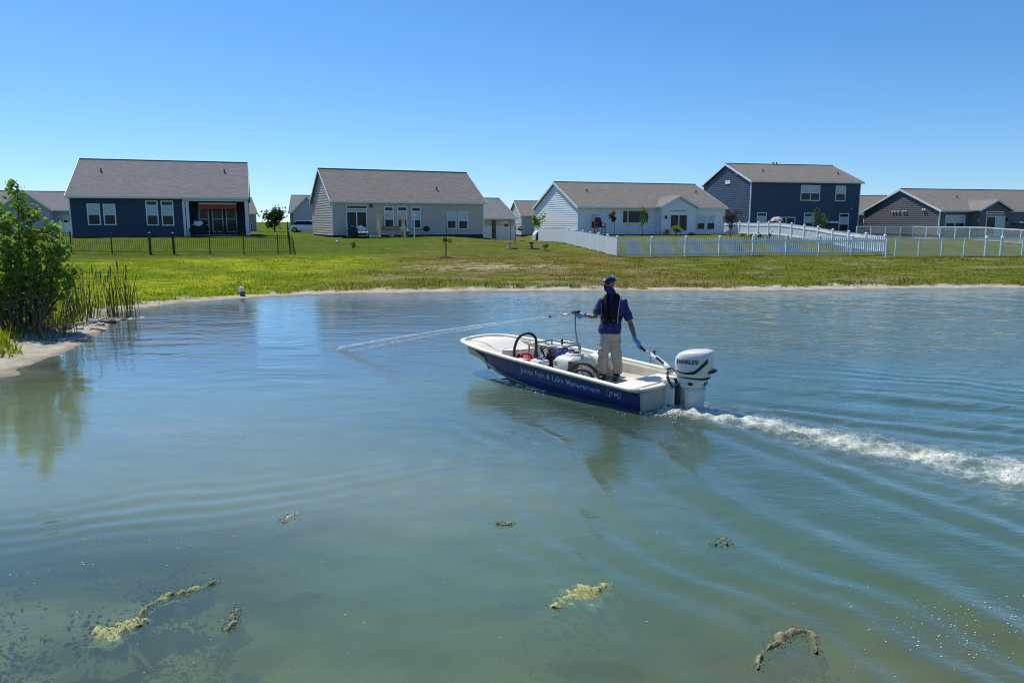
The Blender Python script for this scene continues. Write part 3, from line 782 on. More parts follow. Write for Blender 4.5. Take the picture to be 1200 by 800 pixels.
# ---- tall navy two-storey house
h = House('house', 'tall two-storey navy blue house behind the white fences', corner(877.5, 82), corner(1004.5, 85), 10.9, 5.88, 2.08, slateblue, r_taupe, 1.30)
h.walls(); h.roof(); h.vent(894, 200.8); h.vent(982, 204.5); h.vent(906, 193); h.vent(910, 193)
for r in ((938.5, 216.8, 949.2, 235.3), (949.8, 217.2, 960, 235.6), (979.3, 217.7, 990, 236), ): h.win_px(r)
for r in ((887, 248.8, 897.4, 268), (942, 249.4, 952.3, 267.8), (983.3, 250, 993.4, 271.5)): h.win_px(r, trans=0.3)
h.win_px((910.4, 254.2, 930.5, 275), style='slider', name='sliding_door', blind=False)
MB().box(h.px(967.7, 260)[0], h.px(981.3, 260)[0], -0.5, -0.05, h.px(975, 261.5)[1], h.px(975, 259.3)[1]).build('window_box', m_white, h.root)
MB().ell((h.px(996.8, 244.6)[0], -0.1, h.px(996.8, 244.6)[1]), (0.09, 0.09, 0.09), 8, 6).build('wall_lamp', m_white, h.root)
# attic vent and flood lamps on the side wall
MB().box(-0.09, -0.03, 4.4, 5.5, 5.75, 6.15).build('attic_vent', m_white, h.root)
MB().ell((-0.12, 3.0, 6.75), (0.1, 0.1, 0.12), 8, 6).build('flood_lamp', m_white, h.root)
HOUSE4 = h

# ---- dark grey one-storey house (right)
h = House('house', 'dark grey one-storey house with gabled bay at the right edge', corner(1099.5, 78), corner(1262, 82.5), 11.2, 2.72, 2.25, darkgrey, r_taupe, 1.28)
h.walls(); h.roof(); h.vent(1121.5, 232)
for r in ((1108, 252, 1118, 269.5), (1119, 252, 1129.3, 269.5)): h.win_px(r)
h.bumpout(1148, 1184, 1.2, 0.95)
h.win_px((1155.5, 247.8, 1175.2, 251.5), y=-1.2, style='fixed')
h.win_px((1155.5, 253, 1175.2, 276.5), y=-1.2, style='slider', name='sliding_door')
h.lamp(1179, 257, -1.2)
MB().tube([(-0.09, -0.1, 2.5), (-0.09, -0.1, 0.2), (-0.09, -0.35, 0.08)], 0.045, 6).build('downspout', m_white, h.root)
for yy in (1.9, 2.2): MB().ell((-0.14, yy, 2.75), (0.09, 0.11, 0.11), 8, 6).build('flood_lamp', m_white, h.root)
for yy in (4.6, 5.0, 5.7, 6.2, 6.6): MB().ell((-0.12, yy, 2.62), (0.08, 0.12, 0.08), 8, 6).build('string_lamp', m_white, h.root)
x0, z1 = h.px(1190, 261, -0.6)
MB().box(x0, x0 + 3.4, -1.3, -0.05, z1 - 0.02, z1 + 0.10).build('patio_shade', m_white, h.root)
HOUSE5 = h

# ---- houses seen between them
g = House('house', 'grey-roofed house behind the leafy bush at the left edge', corner(-30, 84), corner(84, 88), 11, 2.7, 2.15, palegrey, r_grey, 1.45)
g.walls(); g.roof()
g.bumpout(-2, 59, 2.2, 2.0)
g.win_px((73, 252, 81, 263)); g.win_px((66, 254, 71, 262), style='fixed')
g = House('house', 'small tan house right behind the navy patio house', corner(270, 98), corner(301, 99.5), 9, 2.6, 2.0, tan, r_taupe, 1.35)
g.walls(); g.roof(); g.win_px((293, 262, 297, 274), style='fixed')
g = House('house', 'grey house with white garage doors and brick pillar between two lots', corner(566, 88), corner(603.5, 90), 9, 2.75, 2.25, bluegrey, shingle('pale_shingles', (0.23, 0.23, 0.225)), 0.55)
g.walls(); g.roof()
for r, nm in (((567, 265, 576, 281), 'garage_door'), ((580.5, 264.5, 602.5, 282), 'garage_door')):
    x0, z1 = g.px(r[0], r[1]); x1, z0 = g.px(r[2], r[3])
    gd = MB().box(x0, x1, -0.08, -0.03, z0, z1).build('garage_door_frame', m_white, g.root)
    nn = 4 if r[0] > 570 else 2
    for i in range(4):
        for j in range(nn):
            a = x0 + (x1 - x0) * j / nn; b = x0 + (x1 - x0) * (j + 1) / nn; c = z0 + (z1 - z0) * i / 4; d = z0 + (z1 - z0) * (i + 1) / 4
            MB().box(a + 0.04, b - 0.04, -0.115, -0.085, c + 0.03, d - 0.03).build('garage_panel', m_door_white, gd)
x0, _ = g.px(576.8, 270); x1, _ = g.px(580, 270)
MB().box(x0, x1, -0.25, -0.03, -0.2, 2.4).build('brick_pillar', mat('brick', (0.16, 0.10, 0.08), 0.9, 0.3, 20), g.root)
g = House('house', 'small grey gabled house left of the white house, behind the fence', corner(611, 103), corner(655, 104), 9, 2.9, 1.9, palegrey, r_taupe, 0.80)
g.walls(); g.roof()
g = House('house', 'low house with taupe roof between the tall navy house and the dark grey house', corner(1004, 96), corner(1045, 95), 10, 2.55, 2.3, darkgrey, r_taupe, 1.25)
g.walls(); g.roof(); g.win_px((1017, 256, 1021, 271), style='fixed')

# ================================================================== fences
def poly_points(pts, step):
    """points every `step` along a ground polyline, with the ground height"""
    out = []; 
    for (ax, ay), (bx, by) in zip(pts[:-1], pts[1:]):
        L = math.hypot(bx - ax, by - ay); k = max(1, round(L / step))
        for i in range(k): out.append((ax + (bx - ax) * i / k, ay + (by - ay) * i / k))
    out.append(pts[-1])
    return [Vector((x, y, gz(x, y))) for x, y in out]
m_vinyl = mat('white_vinyl', (0.76, 0.80, 0.82), 0.42, 0.03, 2)
picket_me = MB().add([(-0.042, -0.011, 0), (0.042, -0.011, 0), (0.042, 0.011, 0), (-0.042, 0.011, 0), (-0.042, -0.011, 1.10), (0.042, -0.011, 1.10), (0.042, 0.011, 1.10), (-0.042, 0.011, 1.10), (0, -0.011, 1.17), (0, 0.011, 1.17)],
                     [(3, 2, 1, 0), (0, 1, 5, 4), (1, 2, 6, 5), (2, 3, 7, 6), (3, 0, 4, 7), (4, 5, 8), (7, 9, 6), (5, 6, 9, 8), (7, 4, 8, 9)]).mesh('picket', m_vinyl)
post_me = MB().box(-0.06, 0.06, -0.06, 0.06, -0.25, 1.26).mesh('post', m_vinyl)
cap_me = MB().add([(-0.08, -0.08, 1.26), (0.08, -0.08, 1.26), (0.08, 0.08, 1.26), (-0.08, 0.08, 1.26), (-0.08, -0.08, 1.30), (0.08, -0.08, 1.30), (0.08, 0.08, 1.30), (-0.08, 0.08, 1.30), (0, 0, 1.38)],
                  [(3, 2, 1, 0), (0, 1, 5, 4), (1, 2, 6, 5), (2, 3, 7, 6), (3, 0, 4, 7), (4, 5, 8), (5, 6, 8), (6, 7, 8), (7, 4, 8)]).mesh('post_cap', m_vinyl)
def picket_fence(pts, label, step=2.3, last=True, first=True):
    P = poly_points(pts, step); o = P[0].copy(); root = thing('picket_fence', o, 0, label, 'fence', 'white picket fence runs round the white house')
    n = len(P)
    for i, p in enumerate(P):
        d = (P[min(i + 1, n - 1)] - P[max(i - 1, 0)]); rz = math.atan2(d.y, d.x)
        if (i < n - 1 or last) and (i or first):
            po = link('post', post_me, root, p - o, (0, 0, rz)); link('post_cap', cap_me, po)
    for a, b in zip(P[:-1], P[1:]):
        d = b - a; L = math.hypot(d.x, d.y); rz = math.atan2(d.y, d.x); k = 15; sl = d.z / L
        ux = Vector((d.x / L, d.y / L, sl))
        for z in (0.20, 0.98):
            MB().bar(a - o + ux * 0.062 + Vector((0, 0, z)), b - o - ux * 0.062 + Vector((0, 0, z)), 0.045, 0.09).build('rail', m_vinyl, root)
        nv = Vector((ux.y, -ux.x, 0)).normalized() * 0.036
        for j in range(k):
            t = 0.062 + (L - 0.124) * (j + 0.5) / k
            link('picket', picket_me, root, a - o + ux * t + nv + Vector((0, 0, 0.06)), (0, 0, rz))
c0 = un(723, 303.5, y=48.5); c1 = un(1035, 304, y=50.3); l0 = un(631.5, 285, y=73.0); r0 = un(846, 281, y=80.0)
picket_fence([(c0.x, c0.y), (c1.x, c1.y)], 'front run of white picket fence facing the pond, below the white house')
lm = c0.lerp(l0, 0.47) + Vector((0.25, 0, 0))
picket_fence([(l0.x, l0.y), (lm.x, lm.y), (c0.x, c0.y)], 'left side run of white picket fence climbing to the white house', last=False)
picket_fence([(c1.x, c1.y), (r0.x, r0.y)], 'right side run of white picket fence between white and navy houses', first=False)

# black metal fence of the navy house
m_fence_black = mat('black_fence', (0.010, 0.010, 0.011), 0.4, 0.1, 6)
bp_me = MB().tube([(0, 0, 0.06), (0, 0, 1.30)], 0.0095, 4).mesh('picket', m_fence_black)
bpost = MB().box(-0.032, 0.032, -0.032, 0.032, -0.3, 1.40).add([(-0.045, -0.045, 1.40), (0.045, -0.045, 1.40), (0.045, 0.045, 1.40), (-0.045, 0.045, 1.40), (0, 0, 1.46)], [(3, 2, 1, 0), (0, 1, 4), (1, 2, 4), (2, 3, 4), (3, 0, 4)]).mesh('post', m_fence_black)
bpost_wide = MB().box(-0.065, 0.065, -0.065, 0.065, -0.3, 1.45).add([(-0.08, -0.08, 1.45), (0.08, -0.08, 1.45), (0.08, 0.08, 1.45), (-0.08, 0.08, 1.45), (0, 0, 1.53)], [(3, 2, 1, 0), (0, 1, 4), (1, 2, 4), (2, 3, 4), (3, 0, 4)]).mesh('gate_post', m_fence_black)
def metal_fence(pts, label, wide=(), gap=0.115):
    P = [Vector((x, y, gz(x, y))) for x, y in pts]; o = P[0].copy(); root = thing('metal_fence', o, 0, label, 'fence', 'black metal fence runs of the navy house'); root.scale = (1, 1, 0.9)
    for i, p in enumerate(P):
        d = P[min(i + 1, len(P) - 1)] - P[max(i - 1, 0)]
        dz = p - o; dz.z /= 0.9; link('gate_post' if i in wide else 'post', bpost_wide if i in wide else bpost, root, dz, (0, 0, math.atan2(d.y, d.x)))
    P = [Vector((q.x, q.y, o.z + (q.z - o.z) / 0.9)) for q in P]
    for a, b in zip(P[:-1], P[1:]):
        d = b - a; L = math.hypot(d.x, d.y); k = max(2, int(L / gap)); rz = math.atan2(d.y, d.x)
        for z in (0.13, 1.14, 1.30):
            MB().bar(a - o + Vector((0, 0, z)), b - o + Vector((0, 0, z)), 0.028, 0.034).build('rail', m_fence_black, root)
        for j in range(1, k): link('picket', bp_me, root, a - o + d * (j / k), (0, 0, rz))
fy = lambda px: 45.6 + (px - 78) / 262 * 3.2
fp = [(un(px, 296, y=fy(px)).x, fy(px)) for px in (38, 84, 131.5, 176.5, 204, 246.3, 286, 326, 340)]
metal_fence(fp, 'black metal picket fence below the navy house, facing the pond', wide=(3, 4))
e = un(337.5, 280, y=66.5)
k = 7
metal_fence([(fp[-1][0] + (e.x - fp[-1][0]) * i / k, fp[-1][1] + (66.5 - fp[-1][1]) * i / k) for i in range(k + 1)], 'right side run of black metal fence seen end-on, beside the round tree')

# wire mesh fences of the dark grey house
m_wire = mat('white_wire', (0.62, 0.70, 0.68), 0.5, 0.05, 3)
wpost_me = MB().box(-0.035, 0.035, -0.035, 0.035, -0.3, 1.22).mesh('post', m_vinyl)
wpost_big = MB().box(-0.06, 0.06, -0.06, 0.06, -0.3, 1.28).add([(-0.075, -0.075, 1.28), (0.075, -0.075, 1.28), (0.075, 0.075, 1.28), (-0.075, 0.075, 1.28), (0, 0, 1.36)], [(3, 2, 1, 0), (0, 1, 4), (1, 2, 4), (2, 3, 4), (3, 0, 4)]).mesh('post', m_vinyl)
def mesh_fence(pts, label, big=(), rail_h=0.06, wire=0.008):
    P = [Vector((x, y, gz(x, y))) for x, y in pts]; o = P[0].copy(); root = thing('mesh_fence', o, 0, label, 'fence', 'white wire mesh fences of the dark grey house')
    for i, p in enumerate(P):
        d = P[min(i + 1, len(P) - 1)] - P[max(i - 1, 0)]
        q = link('post', wpost_big if i in big else wpost_me, root, p - o, (0, 0, math.atan2(d.y, d.x)))
    for a, b in zip(P[:-1], P[1:]):
        d = b - a; L = math.hypot(d.x, d.y)
        for z in (0.08, 1.16):
            MB().bar(a - o + Vector((0, 0, z)), b - o + Vector((0, 0, z)), 0.04, rail_h if z > 1 else 0.04).build('rail', m_vinyl, root)
        w = MB(); kk = int(L / 0.065)
        for j in range(1, kk):
            q = a - o + d * (j / kk); w.bar(q + Vector((0, 0, 0.1)), q + Vector((0, 0, 1.14)), wire, wire, up=(0, 1, 0))
        for z in np.arange(0.15, 1.14, 0.065):
            w.bar(a - o + Vector((0, 0, z)), b - o + Vector((0, 0, z)), wire, wire)
        tag(w.build('wire_mesh', m_wire, root), kind='stuff')
mesh_fence([(un(px, 304, y=48.8).x, 48.8) for px in (1037.5, 1048.7, 1075.7, 1102.7, 1128.7, 1154, 1172, 1197, 1222)], 'white wire mesh fence facing the pond, right of the picket fence', big=(5, 6))
bk = []
for px in (1003, 1020, 1037, 1054.7, 1069, 1085, 1101, 1118.7, 1136, 1154.7, 1174.7, 1196, 1220):
    y = 74 - max(0, (px - 1060)) / 140 * 12.0; bk.append((un(px, 280, y=y).x, y))
mesh_fence(bk, 'white railed mesh fence in front of the dark grey house', rail_h=0.11)
# pale vinyl privacy fence beyond the bush on the left
P = [un(px, 276, y=76) for px in (58, 66.5, 75, 83.5)]
o0 = Vector((P[0].x, 76, gz(P[0].x, 76)))
pf = thing('privacy_fence', o0, 0, 'pale grey privacy fence beyond the bush, left of the navy house', 'fence')
for i, p in enumerate(P):
    link('post', post_me, pf, (p.x - o0.x, 0, 0))
    if i < 3:
        w_ = P[i + 1].x - p.x
        for j in range(5):
            MB().box(0.07 + (w_ - 0.14) * j / 5, 0.07 + (w_ - 0.14) * (j + 1) / 5 - 0.012, -0.015, 0.015, 0.05, 1.22).build('board', m_vinyl, pf, loc=(p.x - o0.x, 0, 0))
# ================================================================== the boat
m_gel = mat('cream_gelcoat', (0.80, 0.74, 0.60), 0.5, 0.06, 3, spec=0.3, bump=0.002, bscale=14)
m_liner = mat('boat_liner', (0.62, 0.575, 0.46), 0.65, 0.28, 5)
m_hullblue = mat('hull_blue', (0.010, 0.024, 0.140), 0.32, 0.28, 3, coat=0.2)
m_hullgrey = mat('hull_grey', (0.42, 0.42, 0.37), 0.5, 0.18, 6)
m_letter = mat('pale_blue_lettering', (0.34, 0.46, 0.72), 0.5, 0.05, 5)
m_rubber = mat('black_rubber', (0.014, 0.014, 0.015), 0.55, 0.15, 12)
m_white_plastic = mat('white_plastic', (0.74, 0.74, 0.70), 0.4, 0.05, 6)

boat = thing('work_boat', BOAT, BOAT_RZ, 'small blue and cream work boat carrying the standing person', 'boat')
XS = np.concatenate([np.linspace(0, 3.2, 25), np.linspace(3.28, 4.25, 16)])
def side_y(X, z):
    g, h = hull_g(X), hull_h(X); t = np.clip((z - h) / (g - h), 0, 1)
    return hull_c(X) + (hull_b(X) - hull_c(X)) * t ** 0.8
def hull_strip(zt0, zt1, n, m, name, sgn):
    mb = MB(); rings = []
    for X in XS:
        r = []
        for i in range(n + 1):
            t = zt0(X) + (zt1(X) - zt0(X)) * i / n
            r.append((float(X), float(sgn * side_y(X, t)), float(t)))
        rings.append(r if sgn > 0 else r[::-1])
    mb.loft(rings, caps=False, closed=False)
    return mb.build(name, m, boat, True)
for sg in (1, -1):
    hull_strip(lambda X: float(hull_h(X)), lambda X: float(hull_g(X)) - 0.03, 5, m_hullblue, 'hull_side', sg)
# bottom: flat floor with turned chines, rising to the blunt bow
mb = MB(); rings = []
for X in XS:
    c, hh = float(hull_c(X)), float(hull_h(X)); d = 0.10 * (1 - sstep(3.3, 4.25, X)) + 0.03
    rings.append([(float(X), y, z) for y, z in ((-c, hh), (-c * 0.93, hh - d * 0.55), (-c * 0.6, hh - d), (0, hh - d * 1.15), (c * 0.6, hh - d), (c * 0.93, hh - d * 0.55), (c, hh))])
mb.loft(rings, caps=False, closed=False); mb.build('hull_bottom', m_hullgrey, boat, True)
# blunt bow plate and transom
def plate(X, name, m, dx=0.0):
    b, c, g, hh = float(hull_b(X)), float(hull_c(X)), float(hull_g(X)), float(hull_h(X)); d = 0.13 if X < 1 else 0.04
    pts = [(-b, g - 0.02), (-c, hh), (-c * 0.6, hh - d), (0, hh - d * 1.15), (c * 0.6, hh - d), (c, hh), (b, g - 0.02)]
    mb = MB(); t = 0.045 if X < 1 else 0.06
    mb.loft([[(X - t, y, z) for y, z in pts][::-1], [(X + t * 0.2, y, z) for y, z in pts][::-1]])
    return mb.build(name, m, boat)
plate(0.0, 'transom', m_hullgrey); plate(4.25, 'bow_plate', m_hullblue)
# gunwale: a rolled lip all round
lip = [(float(x), float(hull_b(x)) + 0.008, float(hull_g(x))) for x in XS]
bowcurve = []
for a in np.linspace(0, 1, 7)[1:-1]:
    y = 0.44 * (1 - 2 * a); bowcurve.append((4.25 + 0.07 * math.sin(math.pi * a), y, float(hull_g(4.25)) + 0.012 * math.sin(math.pi * a)))
loop = lip + bowcurve + [(x, -y, z) for x, y, z in lip[::-1]]
mb = MB(); mb.tube(loop, [(0.052, 0.034)] * len(loop), 10); mb.build('gunwale', m_gel, boat, True)
mb = MB(); mb.tube([(0.02, 0.74, 0.325), (-0.015, 0.60, 0.325), (-0.02, 0.30, 0.315), (-0.02, -0.30, 0.315), (-0.015, -0.60, 0.325), (0.02, -0.74, 0.325)], [(0.05, 0.032)] * 6, 10); mb.build('transom_lip', m_gel, boat, True)
# dark rub rail under the lip on both sides
for sg in (1, -1):
    mb = MB(); mb.tube([(float(x), sg * (float(side_y(x, hull_g(x) - 0.05)) + 0.012), float(hull_g(x)) - 0.045) for x in XS], 0.013, 6); mb.build('rub_rail', m_rubber, boat, True)
# liner
FL = 0.15
mb = MB(); rings = []
for X in XS[1:-2]:
    b = float(hull_b(X)) - 0.04; g = float(hull_g(X)); f = FL + 0.16 * float(sstep(3.2, 3.9, X))
    rings.append([(float(X), y, z) for y, z in ((b, g), (b - 0.03, g - 0.04), (b - 0.07, f + 0.05), (b - 0.12, f), (0, f), (-b + 0.12, f), (-b + 0.07, f + 0.05), (-b + 0.03, g - 0.04), (-b, g))])
mb.loft(rings, caps=False, closed=False)
mb.add([rings[0][i] for i in (0, 3, 5, 8)], [(0, 1, 2, 3)]); mb.add([rings[-1][i] for i in (0, 3, 5, 8)], [(3, 2, 1, 0)])
mb.build('interior_liner', m_liner, boat)
# bow deck
mb = MB(); rings = []
for X in np.linspace(3.40, 4.262, 10):
    b = float(hull_b(X)) - 0.02; g = float(hull_g(X)) - 0.012 - 0.12 * (1 - float(sstep(3.40, 3.95, X)))
    rings.append([(float(X), y, g + 0.015 * (1 - (y / b) ** 2)) for y in np.linspace(b, -b, 7)])
mb.loft(rings, caps=False, closed=False)
mb.add([rings[0][0], rings[0][-1], (3.40, -0.6, FL), (3.40, 0.6, FL)], [(0, 1, 2, 3)])
mb.build('bow_deck', m_gel, boat, True)
# stern bench
MB().rbox(0.16, 0.66, -0.70, 0.70, FL + 0.002, 0.285, 0.03).build('stern_bench', m_gel, boat)
MB().rbox(0.045, 0.155, -0.66, 0.66, FL + 0.002, 0.31, 0.02).build('splash_well', m_gel, boat)
# lettering and emblem laid on the port side
def text_mesh(txt, size, name):
    cu = bpy.data.curves.new(name, 'FONT'); cu.body = txt; cu.size = size; cu.extrude = 0.0; cu.offset = size * 0.018; cu.resolution_u = 3
    t = bpy.data.objects.new('text_tmp', cu); COL.objects.link(t)
    dg = bpy.context.evaluated_depsgraph_get(); me = bpy.data.meshes.new_from_object(t.evaluated_get(dg))
    bpy.data.objects.remove(t); bpy.data.curves.remove(cu)
    bm = bmesh.new(); bm.from_mesh(me)
    r = bmesh.ops.extrude_face_region(bm, geom=bm.faces[:])
    for v in [q for q in r['geom'] if isinstance(q, bmesh.types.BMVert)]: v.co.z += 0.004
    bm.to_mesh(me); bm.free(); me.name = name
    return me
def on_hull(me, x_start, x_end, drop):
    co = np.array([v.co[:] for v in me.vertices]); w = co[:, 0].max() - co[:, 0].min(); u = (co[:, 0] - co[:, 0].min()) / w
    X = x_start + (x_end - x_start) * u; Z = hull_g(X) - drop + co[:, 1]
    Y = np.array([float(side_y(a, b)) for a, b in zip(X, Z)]) + 0.003 + co[:, 2]
    me.vertices.foreach_set('co', np.stack([X, Y, Z], -1).ravel()); me.update(); return me
t = on_hull(text_mesh('Jones Fish & Lake Management', 0.135, 'lettering'), 2.42, 0.70, 0.195)
t.materials.append(m_letter); link('lettering', t, boat)
t = on_hull(text_mesh('JFM', 0.10, 'emblem'), 0.545, 0.355, 0.175); t.materials.append(m_letter); em = link('emblem', t, boat)
mb = MB()
for k0, k1 in ((R(35), R(145)), (R(215), R(325))):
    rr = []
    for a in np.linspace(k0 + R(90), k1 + R(90), 14):
        X = 0.45 + 0.135 * math.cos(a); Z = float(hull_g(0.45)) - 0.138 + 0.075 * math.sin(a)
        rr.append((X, float(side_y(X, Z)) + 0.004, Z))
    mb.tube(rr, 0.006, 5)
mb.build('emblem_ring', m_letter, em)

# ------------------------------------------------------------------ outboard motor
def super_ring(cx, cy, z, a, b, n=20, e=2.8, tilt=0.0):
    out = []
    for k in range(n):
        t = 2 * math.pi * k / n; c, s = math.cos(t), math.sin(t)
        x = a * math.copysign(abs(c) ** (2 / e), c); y = b * math.copysign(abs(s) ** (2 / e), s)
        out.append((cx + x, cy + y, z + tilt * x))
    return out
m_motor = mat('motor_white', (0.70, 0.70, 0.66), 0.25, 0.03, 4, coat=0.4)
m_motor_grey = mat('motor_dark_trim', (0.018, 0.020, 0.024), 0.3, 0.1, 5)
MO = from_boat(-0.02, 0.0, 0.0); MRZ = BOAT_RZ + R(14)
motor = thing('outboard_motor', MO, MRZ, 'white outboard motor with black stripe on the boat stern', 'outboard motor')
# x negative is astern
COWL = [(0.47, -0.36, 0.215, 0.150), (0.50, -0.37, 0.255, 0.175), (0.60, -0.38, 0.275, 0.190), (0.70, -0.385, 0.285, 0.192), (0.78, -0.395, 0.280, 0.185), (0.835, -0.41, 0.262, 0.172), (0.868, -0.43, 0.225, 0.145), (0.888, -0.44, 0.150, 0.095), (0.893, -0.44, 0.05, 0.03)]
MB().loft([super_ring(cx, 0, z, a, b, 24, 3.0, -0.10 * max(0, (z - 0.7) / 0.19)) for z, cx, a, b in COWL]).build('cowl', m_motor, motor, True)
MB().loft([super_ring(-0.36, 0, z, a, b, 24, 3.0) for z, a, b in ((0.30, 0.17, 0.12), (0.36, 0.20, 0.145), (0.44, 0.225, 0.165), (0.463, 0.225, 0.165))]).build('lower_cowl', m_motor, motor, True)
MB().loft([super_ring(-0.40, 0, z, a, b, 20, 2.4) for z, a, b in ((-0.52, 0.10, 0.03), (-0.20, 0.13, 0.05), (0.05, 0.15, 0.075), (0.20, 0.165, 0.10), (0.32, 0.18, 0.12))]).build('midsection', m_motor, motor, True)
MB().loft([super_ring(-0.45, 0, z, a, b, 16, 2.2) for z, a, b in ((-0.205, 0.24, 0.14), (-0.19, 0.24, 0.14))]).build('cavitation_plate', m_motor, motor, True)
MB().tube([(-0.18, 0, -0.5), (-0.3, 0, -0.5), (-0.5, 0, -0.5), (-0.66, 0, -0.5)], [0.02, 0.06, 0.065, 0.03], 12).build('gearcase', m_motor, motor, True)
for k in range(3):
    a = k * 2 * math.pi / 3; d = Vector((0, math.cos(a), math.sin(a)))
    c = Vector((-0.62, 0, -0.5)); s = d.cross(Vector((1, 0, 0)))
    MB().add([c + d * 0.03 - s * 0.02 + Vector((0.02, 0, 0)), c + d * 0.03 + s * 0.02 - Vector((0.02, 0, 0)), c + d * 0.14 + s * 0.06 - Vector((0.03, 0, 0)), c + d * 0.14 - s * 0.06 + Vector((0.03, 0, 0))], [(0, 1, 2, 3), (3, 2, 1, 0)]).build('propeller_blade', m_motor_grey, motor)
def cowl_side(x, z):
    zs = [c[0] for c in COWL]; a = np.interp(z, zs, [c[2] for c in COWL]); b = np.interp(z, zs, [c[3] for c in COWL]); cx = np.interp(z, zs, [c[1] for c in COWL])
    q = min(abs((x - cx) / a), 0.999); return float(b * (1 - q ** 3.0) ** (1 / 3.0))
# black swoosh on both flanks, wrapping round the back
for sg in (1, -1):
    mb = MB(); top_, bot_ = [], []
    for i in range(17):
        u = i / 16; x = -0.16 - 0.47 * u
        zc = 0.565 - 0.025 * math.sin(math.pi * min(1, u * 1.6)) + 0.20 * max(0, u - 0.62) ** 1.1 / 0.38; th = 0.012 + 0.045 * max(0, (u - 0.25)) ** 0.8
        top_.append((x, sg * (cowl_side(x, zc + th) + 0.004), zc + th)); bot_.append((x, sg * (cowl_side(x, zc - th * 0.6) + 0.004), zc - th * 0.6))
    mb.loft([top_, bot_] if sg > 0 else [bot_, top_], caps=False, closed=False); mb.build('stripe', m_motor_grey, motor, True)
MB().loft([super_ring(-0.40, 0, z, a, b, 24, 3.0) for z, a, b in ((0.462, 0.226, 0.166), (0.472, 0.230, 0.168))]).build('cowl_seam', m_motor_grey, motor)
mb = MB(); mb.tube([(-0.61, 0.10, 0.575), (-0.69, 0.08, 0.585), (-0.71, 0.0, 0.59), (-0.69, -0.08, 0.585), (-0.61, -0.10, 0.575)], 0.022, 8); mb.build('lift_handle', m_motor_grey, motor, True)
MB().box(-0.575, -0.56, -0.07, 0.07, 0.36, 0.44).build('exhaust_vent', m_motor_grey, motor)
te = text_mesh('EVINRUDE', 0.092, 'lettering')
co = np.array([v.co[:] for v in te.vertices]); u = (co[:, 0] - co[:, 0].min()) / (co[:, 0].max() - co[:, 0].min())
X = -0.155 - 0.345 * u + 0.25 * co[:, 1] * -0.6; Z = 0.685 + co[:, 1] + 0.012 * u
Y = np.array([cowl_side(a, b) for a, b in zip(X, Z)]) + 0.003 + co[:, 2]
te.vertices.foreach_set('co', np.stack([X, Y, Z], -1).ravel()); te.update(); te.materials.append(m_motor_grey); link('lettering', te, motor)
mb = MB(); mb.loft([[(-0.36 + 0.045 * math.cos(a) , 0.155 + 0.0 * y, 0.40 + 0.03 * math.sin(a)) if False else (-0.38 + 0.042 * math.cos(a), y, 0.385 + 0.026 * math.sin(a)) for a in np.linspace(0, 2 * math.pi, 15)[:-1]] for y in (0.14, 0.163)]); mb.build('badge', m_motor_grey, motor)
# clamp bracket, hoses, tiller
mb = MB()
for y in (-0.11, 0.11): mb.rbox(-0.13, 0.07, y - 0.02, y + 0.02, 0.02, 0.40, 0.012)
mb.tube([(-0.10, -0.13, 0.30), (-0.10, 0.13, 0.30)], 0.035, 10); mb.build('clamp_bracket', m_motor, motor)
MB().rbox(-0.20, -0.08, -0.07, 0.07, 0.02, 0.42, 0.02).build('swivel_bracket', m_motor_grey, motor)
mb = MB()
for q in range(3):
    mb.tube([(0.03, 0.05 - 0.05 * q, 0.50), (-0.02, 0.10 + 0.03 * q, 0.44), (-0.08, 0.15, 0.34), (-0.14, 0.14, 0.30), (-0.2, 0.11, 0.38)], 0.014, 6)
mb.tube([(0.04, 0.0, 0.54), (-0.05, 0.04, 0.58), (-0.12, 0.09, 0.55), (-0.17, 0.10, 0.50)], 0.016, 6); mb.build('cables', m_rubber, motor, True)
tl = Matrix.Rotation(-MRZ, 3, 'Z')
hand_l = un(748.5, 405, y=12.06)                                     # grip end, under the left hand
g1 = tl @ (hand_l - MO); g0 = Vector((-0.02, -0.02, 0.50)); dv = (g1 - g0)
arm = MB(); arm.tube([g0, g0 + dv * 0.12 + Vector((0, 0, 0.03)), g0 + dv * 0.45 + Vector((0, 0, 0.035)), g0 + dv * 0.74], [(0.045, 0.05), (0.04, 0.05), (0.032, 0.04), (0.024, 0.026)], 10); ar = arm.build('tiller_arm', m_motor, motor, True)
MB().tube([g0 + dv * 0.735, g0 + dv * 0.76, g0 + dv * 0.99, g0 + dv * 1.005], [0.018, 0.021, 0.023, 0.018], 10).build('throttle_grip', m_rubber, ar, True)
k = g0 + dv * 0.50 + Vector((0, 0, 0.03)); MB().tube([k, k + Vector((0, 0, 0.075))], 0.016, 6).tube([k + Vector((0, -0.03, 0.08)), k + Vector((0, 0.035, 0.085))], 0.016, 6).build('shift_knob', m_motor_grey, ar)
k = g0 + dv * 0.20 + Vector((0, 0.03, 0.05)); MB().tube([k, k + dv * 0.22], 0.022, 6).build('tiller_trim', m_motor_grey, ar)
mb = MB(); k = g0 + dv * 0.62
mb.tube([k + Vector((0, 0, -0.02)), k + Vector((0.0, 0.01, -0.07)), k + Vector((-0.01, 0.01, -0.13))], 0.005, 5); mb.build('kill_cord', m_motor_grey, ar)

# ------------------------------------------------------------------ things carried in the boat
def in_boat(X, Y, z=FL): return from_boat(X, Y, z)
